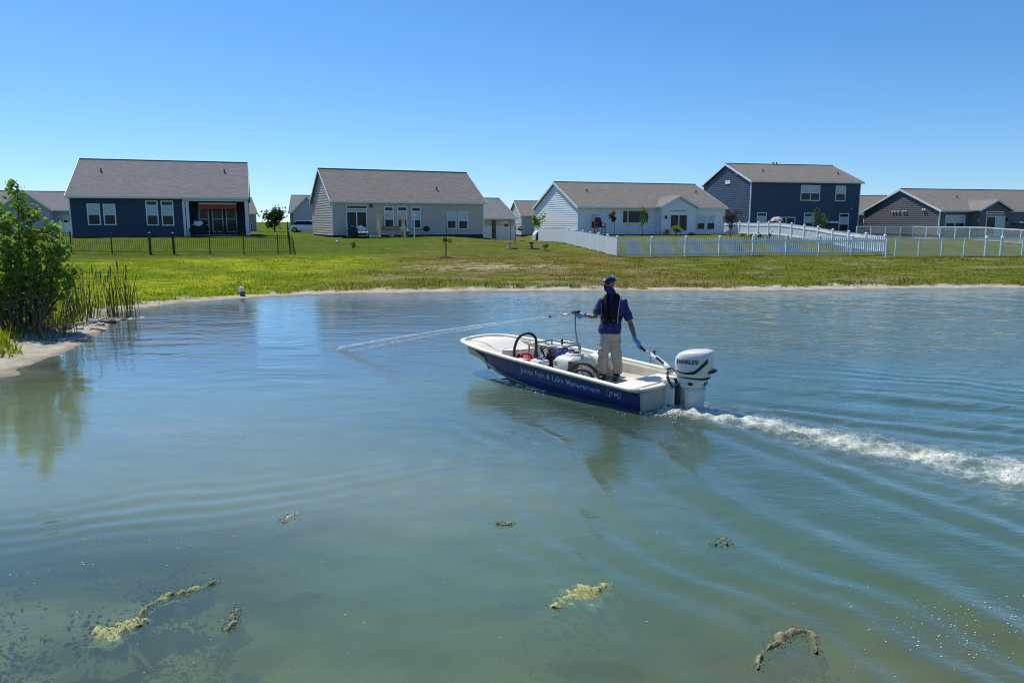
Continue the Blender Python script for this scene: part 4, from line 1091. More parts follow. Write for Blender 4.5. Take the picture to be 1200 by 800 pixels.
# white bucket
m_bucket = mat('bucket_plastic', (0.72, 0.71, 0.70), 0.5, 0.04, 8)
b = thing('bucket', in_boat(3.16, 0.27, FL), BOAT_RZ, 'white plastic bucket ahead of the red fuel can', 'bucket')
MB().lathe([(0.115, 0), (0.125, 0.02), (0.145, 0.30), (0.152, 0.31), (0.152, 0.34)], n=20).build('pail', m_bucket, b, True)
MB().lathe([(0.158, 0.335), (0.158, 0.36), (0.14, 0.365), (0.135, 0.355), (0.02, 0.355)], n=20).build('lid', m_bucket, b, True)
MB().tube([(0.15 * math.cos(a), 0.16 * math.sin(a), 0.31 - 0.13 * abs(math.sin(a)) ** 0.5) for a in np.linspace(0, math.pi, 11)], 0.005, 5).build('bail_handle', m_black, b)
# red fuel can
m_can = mat('red_can', (0.52, 0.02, 0.03), 0.35, 0.08, 6)
b = thing('fuel_can', in_boat(2.70, 0.34, FL), BOAT_RZ + R(20), 'red plastic fuel can beside the pump', 'fuel can')
MB().loft([super_ring(0, 0, z, a, c, 20, 3.5) for z, a, c in ((0, 0.17, 0.11), (0.02, 0.185, 0.125), (0.20, 0.185, 0.125), (0.25, 0.165, 0.11), (0.27, 0.13, 0.08))]).build('can_body', m_can, b, True)
mb = MB(); mb.tube([(-0.11, 0, 0.25), (-0.09, 0, 0.32), (0.0, 0, 0.345), (0.07, 0, 0.33), (0.09, 0, 0.26)], 0.022, 8); mb.build('carry_handle', m_can, b, True)
MB().lathe([(0.035, 0.24), (0.035, 0.31), (0.02, 0.33)], (0.145, 0, 0), 12).build('filler_cap', m_black, b, True)
# small rounded white box
b = thing('battery_box', in_boat(2.30, 0.42, FL), BOAT_RZ, 'small rounded white box by the near gunwale, next to the pump', 'box')
MB().rbox(-0.15, 0.15, -0.11, 0.11, 0, 0.19, 0.03).build('box_base', m_rubber, b)
MB().rbox(-0.16, 0.16, -0.12, 0.12, 0.192, 0.29, 0.045).build('box_lid', m_white_plastic, b)
MB().tube([(-0.05, 0, 0.29), (-0.04, 0, 0.315), (0.04, 0, 0.315), (0.05, 0, 0.29)], 0.012, 6).build('lid_handle', m_black, b)
# pump in a tube frame
m_steel = mat('steel_tube', (0.42, 0.42, 0.42), 0.35, 0.1, 10, metal=0.8)
b = thing('sprayer_pump', in_boat(2.42, -0.10, FL), BOAT_RZ, 'engine-driven sprayer pump in a steel tube frame amid the boat', 'pump')
mb = MB()
for y in (-0.30, 0.30):
    mb.tube([(-0.34, y, 0.02), (-0.34, y, 0.44), (-0.30, y, 0.50), (0.30, y, 0.50), (0.34, y, 0.46), (0.34, y, 0.02)], 0.017, 8)
for x in (-0.33, 0.33):
    for z in (0.03, 0.49): mb.tube([(x, -0.30, z), (x, 0.30, z)], 0.017, 8)
mb.build('tube_frame', m_steel, b, True)
MB().rbox(-0.16, 0.10, -0.14, 0.14, 0.06, 0.34, 0.03).build('engine_block', m_black, b)
MB().rbox(-0.14, 0.12, -0.20, 0.10, 0.345, 0.46, 0.03).build('engine_tank', mat('grey_cover', (0.30, 0.31, 0.32), 0.4, 0.1, 9), b)
MB().tube([(0.12, 0, 0.2), (0.28, 0, 0.2)], 0.10, 14).build('pump_head', m_steel, b, True)
MB().lathe([(0.08, 0.10), (0.10, 0.12), (0.10, 0.28), (0.08, 0.30)], (-0.22, 0.05, 0.0), 14).build('recoil_cover', m_black, b, True)
for q, (x, y) in enumerate(((0.2, 0.1), (0.05, 0.22), (-0.1, 0.2))): MB().tube([(x, y, 0.30), (x + 0.02, y + 0.03, 0.42), (x - 0.04, y - 0.04, 0.475), (x - 0.12, y - 0.1, 0.44)], 0.016, 6).build('pump_hose', m_rubber, b, True)
MB().tube([(0.0, -0.2, 0.46), (0.0, -0.2, 0.56)], 0.02, 6).build('throttle_lever', m_black, b)
# blue drum between pump and tank
b = thing('blue_case', in_boat(2.08, 0.02, FL), BOAT_RZ, 'flat blue case between the pump frame and the pale tank', 'case')
MB().rbox(-0.06, 0.06, -0.22, 0.22, 0, 0.43, 0.02).build('case_body', mat('blue_plastic', (0.02, 0.05, 0.22), 0.4, 0.1, 6), b)
MB().tube([(0, -0.08, 0.425), (0, -0.07, 0.46), (0, 0.07, 0.46), (0, 0.08, 0.425)], 0.012, 6).build('case_handle', m_rubber, b)
# pale water tanks
m_tank = mat('translucent_tank', (0.56, 0.62, 0.54), 0.45, 0.05, 4)
def tank(X, Y, L, Wd, Hh, label, lidr):
    b = thing('water_tank', in_boat(X, Y, FL), BOAT_RZ, label, 'tank', 'pale plastic tanks in the boat')
    MB().loft([super_ring(0, 0, z, a, c, 28, 5.0) for z, a, c in ((0, L / 2 - 0.04, Wd / 2 - 0.04), (0.03, L / 2, Wd / 2), (Hh - 0.10, L / 2, Wd / 2), (Hh - 0.03, L / 2 - 0.045, Wd / 2 - 0.045), (Hh, L / 2 - 0.11, Wd / 2 - 0.11))]).build('tank_body', m_tank, b, True)
    MB().lathe([(lidr + 0.02, Hh - 0.01), (lidr + 0.02, Hh + 0.02), (lidr, Hh + 0.03)], (0, 0, 0), 24).build('lid_ring', m_white_plastic, b, True)
    MB().lathe([(lidr - 0.02, Hh + 0.02), (lidr - 0.03, Hh + 0.045), (0.02, Hh + 0.05)], (0, 0, 0), 24).build('lid', m_black, b, True)
    return b, L, Wd, Hh
b, L_, W_, H_ = tank(1.74, 0.16, 0.50, 0.66, 0.42, 'larger pale green-white tank with round lid in front of the person', 0.13)
MB().box(0.085, 0.185, W_ / 2 + 0.001, W_ / 2 + 0.006, 0.25, 0.345).build('decal', m_white_plastic, b)
mb = MB(); mb.tube([(0.135 + 0.028 * math.cos(a), W_ / 2 + 0.008, 0.297 + 0.022 * math.sin(a)) for a in np.linspace(R(30), R(330), 12)], 0.006, 5); mb.build('decal_mark', m_black, b)
MB().box(-L_ / 2 - 0.012, -L_ / 2 + 0.10, W_ / 2 - 0.12, W_ / 2 + 0.008, 0.0, 0.37).build('strap', mat('rusty_strap', (0.10, 0.08, 0.05), 0.8, 0.3, 10), b)
tank(1.60, -0.42, 0.46, 0.40, 0.40, 'smaller pale tank behind the round-lidded tank, left of the person', 0.09)
# black hose loops
b = thing('suction_hose', in_boat(2.45, 0.45, FL), BOAT_RZ, 'thick black hose arching high beside the red fuel can', 'hose')
hp = [un(602.5, 421, y=12.68), un(603, 408, y=12.66), un(607, 397, y=12.62), un(614, 391.3, y=12.58), un(621, 390.6, y=12.56), un(627, 395, y=12.56), un(628.5, 403, y=12.60), un(628, 412, y=12.66)]
Rb = Matrix.Rotation(-BOAT_RZ, 3, 'Z')
def to_local(b, pts): return [Rb @ (Vector(p) - b.location) for p in pts]
def smooth_path(pts, n=6):
    pts = [Vector(p) for p in pts]; out = []
    for i in range(len(pts) - 1):
        p0, p1, p2, p3 = pts[max(i - 1, 0)], pts[i], pts[i + 1], pts[min(i + 2, len(pts) - 1)]
        for j in range(n):
            t = j / n
            out.append(0.5 * ((2 * p1) + (p2 - p0) * t + (2 * p0 - 5 * p1 + 4 * p2 - p3) * t * t + (3 * p1 - p0 - 3 * p2 + p3) * t ** 3))
    out.append(pts[-1]); return out
sp_ = smooth_path(to_local(b, hp) , 6); MB().tube([(Vector((sp_[0].x, sp_[0].y, 0.02)))] + sp_, 0.024, 8).build('hose_body', m_rubber, b, True)
MB().tube([sp_[-1], sp_[-1] - Vector((0, 0, 0.09))], 0.034, 8).build('hose_coupling', m_black, b, True)
b = thing('hose_coil', in_boat(1.15, 0.5, FL), BOAT_RZ, 'black hose loop standing against the near gunwale by the person', 'hose')
hp = [un(664, 440, y=11.86), un(668, 431, y=11.76), un(676, 426.3, y=11.66), un(685, 426, y=11.59), un(693.5, 430, y=11.53), un(700, 438, y=11.52), un(703, 448, y=11.62)]
MB().tube(smooth_path(to_local(b, hp), 6), 0.026, 8).build('hose_body', m_rubber, b, True)
hp = [un(667, 443, y=11.9), un(672, 436, y=11.84), un(680, 433, y=11.8), un(690, 436, y=11.74), un(696, 445, y=11.7)]
MB().tube(smooth_path(to_local(b, hp), 5), 0.022, 8).build('hose_inner_turn', m_rubber, b, True)

# ================================================================== the person
def skinmat(): return mat('skin', (0.22, 0.115, 0.075), 0.5, 0.08, 12)
m_shirt = mat('blue_shirt', (0.006, 0.020, 0.120), 0.8, 0.12, 20, bump=0.004, bscale=22)
m_pants = mat('khaki_trousers', (0.36, 0.33, 0.265), 0.85, 0.12, 16, bump=0.006, bscale=18)
m_vest = mat('black_vest', (0.006, 0.006, 0.008), 0.8, 0.2, 16, spec=0.2)
m_piping = mat('grey_piping', (0.36, 0.36, 0.36), 0.6, 0.05, 10)
m_glove = mat('blue_glove', (0.06, 0.26, 0.52), 0.45, 0.1, 18)
m_boot = mat('black_boot', (0.010, 0.010, 0.010), 0.5, 0.2, 12)
m_cap = mat('dark_cap', (0.008, 0.012, 0.030), 0.7, 0.1, 20)
m_capblue = mat('cap_blue_panel', (0.05, 0.26, 0.46), 0.6, 0.1, 18)
PY = 12.26
PO = Vector((un(714, 444, y=PY).x, PY, FL))
person = thing('person', PO, 0, 'person in blue shirt, black life vest and khaki trousers standing in the boat', 'person')
def J(px, py, dy=0.0): return un(px, py, y=PY + dy) - PO
head = J(714.3, 332.5, 0.0); neck = J(717, 345.5, 0.02); chest = J(717.5, 360, 0.02); waist = J(716, 380, 0.01); pel = J(714.5, 391, 0.0)
hipR, hipL = J(709.2, 395), J(720, 395); knR, knL = J(706.8, 418.5, -0.05), J(722.6, 418.5, -0.04); anR, anL = J(706.2, 438, 0.0), J(722.8, 438.5, 0.0)
shR, shL = J(705.5, 351.5, 0.0), J(730.0, 352.5, 0.03); elR, elL = J(697.5, 371.0, -0.06), J(738.5, 378.0, -0.02); wrR, wrL = J(685.0, 369.0, 0.10), J(744.8, 398.5, -0.17)
gun = un(675.5, 366.5, y=12.52) - PO
grip_mid = hand_l - PO
fwd = Vector((-0.35, -0.94, 0)).normalized()
look = Vector((-0.88, -0.47, -0.10)).normalized()
lookR = Matrix((Vector((-look.y, look.x, 0)).normalized(), look, Vector((0, 0, 1)))).transposed()    # head frame: x across, y forward
across = Vector((-fwd.y, fwd.x, 0))                                       # the person's right-to-left axis, about image left to right
if across.x < 0: across = -across
def oval(c, a, b, tw=across, n=16, up=Vector((0, 0, 1))):
    d = up.cross(tw).normalized(); return [c + tw * (a * math.cos(2 * math.pi * k / n)) + d * (b * math.sin(2 * math.pi * k / n)) for k in range(n)]
# the body: one continuous surface (welded), almost all of it under clothing
bd = MB()
bd.loft([oval(pel - Vector((0, 0, 0.06)), 0.15, 0.10), oval(pel, 0.165, 0.115), oval(waist, 0.145, 0.10), oval(chest, 0.175, 0.115), oval((shR + shL) / 2 - Vector((0, 0, 0.02)), 0.17, 0.09), oval(neck - Vector((0, 0, 0.01)), 0.07, 0.065)])
bd.tube([neck - Vector((0, 0, 0.05)), neck + Vector((0, 0, 0.03)), head - Vector((0, 0, 0.04))], [0.062, 0.056, 0.058], 12)
bd.ell(head + Vector((0, 0, 0.02)), (0.076, 0.096, 0.112), 16, 12, lookR)
bd.ell(head + look * 0.035 - Vector((0, 0, 0.055)), (0.056, 0.062, 0.062), 14, 10, lookR)
bd.ell(head + look * 0.100 - Vector((0, 0, 0.012)), (0.014, 0.020, 0.024), 8, 6, lookR)       # nose
for s in (-1, 1): bd.ell(head + lookR @ Vector((s * 0.077, -0.004, -0.004)), (0.012, 0.022, 0.032), 8, 6, lookR)    # ears
for a, b_, c in ((hipR, knR, anR), (hipL, knL, anL)):
    bd.tube([a + Vector((0, 0, 0.06)), a, (a + b_) / 2, b_, (b_ + c) / 2, c, c - Vector((0, 0, 0.03))], [0.085, 0.085, 0.075, 0.058, 0.055, 0.040, 0.040], 12)
    bd.tube([c - Vector((0, 0, 0.02)) - fwd * 0.05, c - Vector((0, 0, 0.04)) + fwd * 0.08, c - Vector((0, 0, 0.05)) + fwd * 0.15], [0.04, 0.042, 0.03], 10)
hR = wrR + (gun - wrR) * 0.55; hL = wrL + (grip_mid + Vector((-0.015, 0, 0.02)) - wrL) * 0.60
for a, b_, c, hnd in ((shR, elR, wrR, hR), (shL, elL, wrL, hL)):
    bd.tube([a, (a + b_) / 2, b_, (b_ * 2 + c) / 3, (b_ + 2 * c) / 3, c, hnd], [0.060, 0.052, 0.043, 0.045, 0.037, 0.029, 0.030], 12)
link('body', remesh(bd, 'body', skinmat(), 0.011, 3), person)
# eyes and dark glasses line
mb = MB()
for s in (-1, 1): mb.ell(head + lookR @ Vector((s * 0.032, 0.088, 0.012)), (0.020, 0.012, 0.014), 10, 6, lookR)
mb.build('sunglasses', m_black, person, True)
# trousers
tr = MB()
tr.loft([oval(pel + Vector((0, 0, 0.07)), 0.172, 0.122), oval(pel, 0.182, 0.130), oval(pel - Vector((0, 0, 0.07)), 0.176, 0.125)])
for a, b_, c in ((hipR, knR, anR), (hipL, knL, anL)):
    tr.tube([a + Vector((0, 0, 0.05)), a - Vector((0, 0, 0.02)), (a + b_) / 2, b_, (b_ + c) / 2 + Vector((0.004, 0, 0)), c + Vector((0, 0, 0.05)), c + Vector((0, 0, 0.015))], [0.100, 0.102, 0.096, 0.088, 0.090, 0.096, 0.092], 14)
link('trousers', remesh(tr, 'trousers', m_pants, 0.010, 3, 0.016), person)
bl = MB(); bl.loft([oval(pel + Vector((0, 0, 0.055)), 0.186, 0.136, n=20), oval(pel + Vector((0, 0, 0.095)), 0.184, 0.134, n=20)]); bl.build('belt', m_boot, person, True)
# boots
for nm, c in (('R', anR), ('L', anL)):
    bt = MB(); g_ = Vector((0, 0, -c.z))
    bt.tube([c + Vector((0, 0, 0.07)), c + Vector((0, 0, 0.0)), c + g_ + Vector((0, 0, 0.05))], [0.062, 0.060, 0.058], 12)
    f0 = c + g_; bt.tube([f0 - fwd * 0.075 + Vector((0, 0, 0.045)), f0 + Vector((0, 0, 0.05)), f0 + fwd * 0.11 + Vector((0, 0, 0.042)), f0 + fwd * 0.185 + Vector((0, 0, 0.032))], [(0.040, 0.042), (0.046, 0.047), (0.048, 0.040), (0.034, 0.028)], 12)
    link('boot', remesh(bt, 'boot', m_boot, 0.009, 3), person)
# shirt with half sleeves
sh = MB()
sh.loft([oval(pel + Vector((0, 0, 0.02)), 0.198, 0.142), oval(pel + Vector((0, 0, 0.10)), 0.190, 0.138), oval(waist + Vector((0, 0, 0.04)), 0.180, 0.132), oval(chest, 0.200, 0.138), oval(chest + Vector((0, 0, 0.08)), 0.200, 0.130), oval((shR + shL) / 2 + Vector((0, 0, 0.005)), 0.175, 0.100), oval(neck - Vector((0, 0, 0.012)), 0.085, 0.078)])
for a, b_, t in ((shR, elR, 0.86), (shL, elL, 0.88)):
    sh.tube([a + (chest - a) * 0.15, a, a + (b_ - a) * 0.5, a + (b_ - a) * t], [0.062, 0.066, 0.068, 0.076], 14)
link('shirt', remesh(sh, 'shirt', m_shirt, 0.010, 3, 0.014), person)
# collar
cl = MB(); cl.loft([oval(neck - Vector((0, 0, 0.02)), 0.082, 0.076, n=18), oval(neck + Vector((0, 0, 0.025)), 0.070, 0.068, n=18)], caps=False); cl.build('collar', m_shirt, person, True)
# neck gaiter drawn up over the lower face
gt = MB(); gt.tube([neck - Vector((0, 0, 0.03)), neck + Vector((0, 0, 0.025)), head - Vector((0, 0, 0.075)) + look * 0.012], [0.078, 0.070, 0.074], 14)
gt.ell(head + look * 0.030 - Vector((0, 0, 0.060)), (0.068, 0.078, 0.072), 16, 10, lookR)
gt.ell(head + look * 0.092 - Vector((0, 0, 0.018)), (0.020, 0.024, 0.026), 10, 8, lookR)
link('neck_gaiter', remesh(gt, 'neck_gaiter', m_shirt, 0.009, 3, 0.006), person)
# cap: crown, brim, blue rear panel, front badge
hc = head + Vector((0, 0, 0.045)); cr = MB(); rings = []
for z, r in ((-0.012, 1.0), (0.02, 1.01), (0.05, 0.93), (0.072, 0.74), (0.086, 0.45), (0.091, 0.12)):
    rings.append([hc + lookR @ Vector((0.088 * r * math.cos(2 * math.pi * k / 20), 0.108 * r * math.sin(2 * math.pi * k / 20), z)) for k in range(20)])
cr.loft(rings); cap = cr.build('cap', m_cap, person, True)
bp_ = MB(); rings = []
for i in range(2, 6):
    z, r = ((-0.012, 1.0), (0.02, 1.01), (0.05, 0.93), (0.072, 0.74), (0.086, 0.45), (0.091, 0.12))[i]
    rings.append([hc + lookR @ Vector((0.091 * r * math.cos(a), 0.112 * r * math.sin(a), z + 0.003)) for a in np.linspace(R(175), R(365), 12)])
bp_.loft(rings, caps=False, closed=False); bp_.build('rear_panel', m_capblue, cap, True)
br = MB(); top_ = []
for i in range(5):
    v_ = i / 4; ring_ = []
    for a in np.linspace(R(25), R(155), 11):
        rr = 0.100 + 0.085 * v_ * math.sin(a) ** 0.7
        ring_.append(hc + lookR @ Vector((0.086 * math.cos(a) * (1 - 0.05 * v_), rr * math.sin(a), -0.004 - 0.022 * v_ - 0.012 * abs(math.cos(a)))))
    top_.append(ring_)
br.loft(top_, caps=False, closed=False); br.loft([[p - Vector((0, 0, 0.006)) for p in r_] for r_ in top_][::-1], caps=False, closed=False); br.build('brim', m_cap, cap, True)
bg_ = MB(); bg_.loft([[hc + lookR @ Vector((0.034 * math.cos(a), y, 0.038 + 0.022 * math.sin(a))) for a in np.linspace(0, 2 * math.pi, 13)[:-1]] for y in (0.095, 0.112)]); bg_.build('badge', m_white_plastic, cap)
# inflatable life vest: two lobes down the front, yoke behind the neck, waist belt
def torso_front(u, v):
    """u across (-1..1, right to left), v 0 shoulder .. 1 lower ribs; a point just off the shirt front"""
    zc = (shR.z + shL.z) / 2 + 0.06 - v * 0.42; cx = (shR + shL) / 2 + (waist - (shR + shL) / 2) * v
    d = 0.150 * math.cos(u * 0.85) - 0.035 * max(0, 0.25 - v) / 0.25
    p = Vector((cx.x, cx.y, 0)) + across * (u * 0.155) + fwd * d; p.z = zc; return p
for s in (-1, 1):
    lobe = MB(); pts = []
    for v_ in np.linspace(0, 1, 9):
        pts.append(torso_front(s * (0.62 - 0.10 * math.sin(v_ * math.pi) - 0.10 * v_), v_))
    back = (shR + shL) / 2 - fwd * 0.10 + across * s * 0.06 + Vector((0, 0, 0.055)); side = (shR + shL) / 2 + across * s * 0.095 + Vector((0, 0, 0.085))
    allp = [back, side] + pts; rr = [(0.040, 0.02), (0.042, 0.022)] + [(0.060 + 0.024 * math.sin(min(1, v_ * 1.15) * math.pi * 0.75), 0.034) for v_ in np.linspace(0, 1, 9)]
    lobe.tube(smooth_path(allp, 2), list(np.repeat([r_[0] for r_ in rr], 2)[:-1]) if False else [(float(np.interp(i, np.linspace(0, (len(allp) - 1) * 2, len(rr)), [r_[0] for r_ in rr])), float(np.interp(i, np.linspace(0, (len(allp) - 1) * 2, len(rr)), [r_[1] for r_ in rr]))) for i in range((len(allp) - 1) * 2 + 1)], 12, ref=tuple(fwd))
    lo = lobe.build('life_vest_lobe', m_vest, person, True)
    pp = [p + across * s * (0.060 + 0.014 * math.sin(i / 10 * math.pi)) + fwd * 0.012 for i, p in enumerate(allp)]
    MB().tube(smooth_path(pp[1:], 3), 0.0075, 6).build('piping', m_piping, lo, True)
    MB().ell(pts[7] + fwd * 0.034, (0.018, 0.012, 0.018), 8, 6).build('buckle', m_piping, lo, True)
yk = MB(); yk.tube([(shR + shL) / 2 - fwd * 0.10 + across * -0.07 + Vector((0, 0, 0.05)), neck - fwd * 0.10 - Vector((0, 0, 0.0)), (shR + shL) / 2 - fwd * 0.10 + across * 0.07 + Vector((0, 0, 0.05))], [(0.03, 0.05)] * 3, 8); yk.build('life_vest_yoke', m_vest, person, True)
wb = MB(); zc = torso_front(0, 0.80).z; c_ = Vector((waist.x, waist.y, zc)); wb.loft([oval(c_ - Vector((0, 0, 0.018)), 0.197, 0.152, n=22), oval(c_ + Vector((0, 0, 0.018)), 0.197, 0.152, n=22)]); wb.build('life_vest_belt', m_vest, person, True)
# gloved hands: palm, four fingers and a thumb closed round what they hold
def glove(wrist, hold, axis_dir, label_side, palm_from):
    """hold: point on the held bar; axis_dir: direction of the bar; fingers wrap round it"""
    g = MB(); ax = axis_dir.normalized(); toward = (hold - wrist).normalized()
    nrm = ax.cross(toward).normalized(); toward = nrm.cross(ax).normalized()
    pc = hold - toward * 0.035
    g.tube([wrist - (hold - wrist).normalized() * 0.045, wrist, pc - toward * 0.02], [0.040, 0.034, 0.036], 12)
    g.tube([pc - ax * 0.042, pc, pc + ax * 0.042], [(0.026, 0.020), (0.036, 0.022), (0.026, 0.020)], 10, ref=tuple(nrm))
    for i, (off, ln) in enumerate(((-0.036, 0.85), (-0.012, 0.97), (0.012, 1.0), (0.036, 0.92))):
        b0 = pc + ax * off + nrm * 0.012; r = 0.030
        pts = [b0]
        for a in np.linspace(R(70), R(70) - R(230) * ln, 5):
            pts.append(hold + ax * off + nrm * (r * math.sin(a)) - toward * (r * -math.cos(a)) * 1.0)
        g.tube(pts, [0.012, 0.0115, 0.0108, 0.0100, 0.0095, 0.0085], 8)
    t0 = pc + ax * 0.045 - nrm * 0.005
    g.tube([t0, t0 + ax * 0.012 - nrm * 0.022 + toward * 0.012, hold + ax * 0.040 - nrm * 0.032 + toward * 0.004, hold + ax * 0.025 - nrm * 0.024 + toward * 0.022], [0.014, 0.013, 0.0115, 0.0095], 8)
    link('glove', remesh(g, 'glove', m_glove, 0.0045, 2), person)
wand_dir = (un(643, 371, y=12.98) - PO - gun).normalized()
glove(wrR, gun + Vector((0.045, -0.01, -0.035)), Vector((0.25, -0.1, 1.0)), 'R', None)
glove(wrL, hand_l - PO - (hand_l - (MO + Matrix.Rotation(MRZ, 3, 'Z') @ g0))  .normalized() * 0.035, (hand_l - (MO + Matrix.Rotation(MRZ, 3, 'Z') @ g0)), 'L', None)

# ------------------------------------------------------------------ spray wand and its hose
wand = thing('spray_wand', PO + gun, 0, 'spray gun with thin wand held out over the bow', 'spray wand')
wd = wand_dir; tip = un(643, 371, y=12.98) - PO - gun
MB().tube([Vector((0.06, -0.03, 0.015)), Vector((0.0, 0, 0.018)), wd * 0.10 + Vector((0, 0, 0.01))], [(0.020, 0.026), (0.026, 0.030), (0.018, 0.020)], 10).build('gun_body', m_motor_grey, wand, True)
MB().tube([Vector((0.045, -0.012, 0.01)), Vector((0.052, -0.016, -0.05)), Vector((0.062, -0.02, -0.10))], [(0.016, 0.020), (0.016, 0.020), (0.014, 0.017)], 8).build('pistol_grip', m_rubber, wand, True)
MB().tube([Vector((0.02, 0, -0.01)), Vector((0.022, -0.004, -0.07))], 0.006, 6).build('trigger', m_steel, wand, True)
MB().tube([wd * 0.09, tip * 0.5 + Vector((0, 0, 0.004)), tip * 0.93], 0.0095, 8).build('lance', m_steel, wand, True)
MB().tube([tip * 0.92, tip * 0.97, tip], [0.017, 0.019, 0.011], 8).build('nozzle', m_black, wand, True)
hs = thing('wand_hose', PO + gun, 0, 'thin hose hanging from the spray gun down to the tank', 'hose')
hp = [PO + gun + Vector((-0.015, 0, -0.015)), un(674, 380, y=12.44), un(675.5, 395, y=12.32), un(678.5, 409, y=12.20), un(681, 420, y=12.05), un(681.5, 432, y=11.92), un(684, 441, y=11.85)]
MB().tube([Vector(p) - hs.location for p in smooth_path(hp, 5)], 0.0135, 7).build('hose_body', mat('grey_hose', (0.20, 0.20, 0.19), 0.5, 0.1, 10), hs, True)
MB().tube([Vector((-0.015, 0, 0.01)), Vector((-0.015, 0, -0.05))], 0.019, 8).build('hose_coupling', m_black, hs, True)
# ================================================================== water marks of the boat: spray, foam
m_foam = mat('foam', (0.80, 0.82, 0.74), 0.5, 0.06, 20)
OCT_V = np.array([(1, 0, 0), (-1, 0, 0), (0, 1, 0), (0, -1, 0), (0, 0, 1), (0, 0, -1)], float)
OCT_F = np.array([(0, 2, 4), (2, 1, 4), (1, 3, 4), (3, 0, 4), (2, 0, 5), (1, 2, 5), (3, 1, 5), (0, 3, 5)])
def blobs(name, pos, rad, m, flat=0.6, smooth=True):
    n = len(pos); rot = RNG.uniform(0, 6.28, n); c, s = np.cos(rot), np.sin(rot)
    sx = rad * RNG.uniform(0.7, 1.4, n); sy = rad * RNG.uniform(0.7, 1.4, n); sz = rad * flat
    v = OCT_V[None] * np.stack([sx, sy, sz], -1)[:, None, :]
    x = v[..., 0] * c[:, None] - v[..., 1] * s[:, None]; y = v[..., 0] * s[:, None] + v[..., 1] * c[:, None]
    co = np.stack([x, y, v[..., 2]], -1) + pos[:, None, :]
    f = OCT_F[None] + (np.arange(n) * 6)[:, None, None]
    return big_mesh(name, co.reshape(-1, 3), None, m, smooth, tris=f.reshape(-1, 3))
def b2w(X, Y):
    c, s = math.cos(BOAT_RZ), math.sin(BOAT_RZ); return BOAT.x + X * c - Y * s, BOAT.y + X * s + Y * c
N = 9000
sd_ = RNG.uniform(0.05, 9.0, N) ** 1.0; yy = RNG.normal(0, 1, N) * (0.15 + 0.036 * sd_) + 0.10 * np.sin(sd_ * 0.6)
px_, py_ = b2w(-sd_, yy)
keep = fbm(px_ * 3.0, py_ * 3.0, 201, 3) > (0.47 + 0.010 * sd_); px_, py_ = px_[keep], py_[keep]
pz_ = waves(px_, py_) + RNG.uniform(0, 0.014, len(px_))
foam = tag(link('wake_foam', blobs('wake_foam', np.stack([px_, py_, pz_], -1), RNG.uniform(0.002, 0.008, len(px_)), m_foam)), 'white churned foam trailing behind the outboard motor', 'foam', kind='stuff')
X = np.concatenate([RNG.uniform(1.7, 3.35, 800), RNG.normal(-0.15, 0.22, 600)]); 
Yb = np.concatenate([np.interp(X[:800], [0, 2.4, 3.3, 3.5], [0.72, 0.735, 0.64, 0.58]) + RNG.exponential(0.035, 800), RNG.normal(0.34, 0.24, 600)])
px_, py_ = b2w(X, Yb); keep = fbm(px_ * 7, py_ * 7, 207, 2) > 0.45; px_, py_ = px_[keep], py_[keep]
tag(link('hull_foam', blobs('hull_foam', np.stack([px_, py_, waves(px_, py_) + 0.004], -1), RNG.uniform(0.005, 0.016, len(px_)), m_foam)), 'beads of white foam along the hull waterline', 'foam', kind='stuff')
# bright flecks standing in for sun glints, and bits floating on the pond
fl = []
for (cx, cy, sx, sy, n) in ((1125, 735, 55, 22, 170), (150, 640, 95, 18, 120), (235, 510, 55, 8, 260), (402, 411, 16, 3, 40), (700, 620, 260, 90, 60), (300, 700, 250, 70, 40), (980, 500, 130, 20, 110)):
    for i in range(n):
        ax = RNG.normal(0, 1); p = un(cx + ax * sx, cy + RNG.normal(0, 1) * sy - (ax * sx * 0.22 if cx == 150 else 0), 0.0)
        if p.y < 3.6 or p.y > 28: continue
        fl.append((p.x, p.y, RNG.uniform(0.0025, 0.008) * (0.6 + p.y / 14)))
fl = np.array(fl)
tag(link('floating_flecks', blobs('floating_flecks', np.stack([fl[:, 0], fl[:, 1], waves(fl[:, 0], fl[:, 1]) + 0.002], -1), fl[:, 2], m_foam, 0.4)), 'small pale flecks and bubbles floating on the pond', 'flecks', kind='stuff')
# jet from the nozzle: a core that frays into drops
tip_w = PO + gun + tip; end_w = un(398, 410.5, 0.0)
def jet(t): return tip_w.lerp(end_w, t) + Vector((0, 0, 0.16 * t * (1 - t)))
m_jet = bpy.data.materials.new('water_jet'); m_jet.use_nodes = True
nt = m_jet.node_tree; pb = nt.nodes['Principled BSDF']; pb.inputs['Base Color'].default_value = (0.80, 0.90, 0.95, 1); pb.inputs['Roughness'].default_value = 0.35
nz = nt.nodes.new('ShaderNodeTexNoise'); nz.inputs['Scale'].default_value = 9; nz.inputs['Detail'].default_value = 5
tcj = nt.nodes.new('ShaderNodeTexCoord'); nt.links.new(tcj.outputs['Object'], nz.inputs['Vector'])
mr = nt.nodes.new('ShaderNodeMapRange'); mr.inputs[1].default_value = 0.3; mr.inputs[2].default_value = 0.7; mr.inputs[3].default_value = 0.06; mr.inputs[4].default_value = 0.34
nt.links.new(nz.outputs[0], mr.inputs[0]); nt.links.new(mr.outputs[0], pb.inputs['Alpha'])
N = 46
jr = thing('water_jet', tip_w, 0, 'thin pale jet of water shooting from the wand over the pond', 'water jet')
MB().tube([jet(t) - tip_w for t in np.linspace(0, 1, N)], [0.010 + 0.075 * t for t in np.linspace(0, 1, N)], 7).build('jet_core', m_jet, jr, True)
tt = RNG.uniform(0.02, 1.0, 2600) ** 0.8
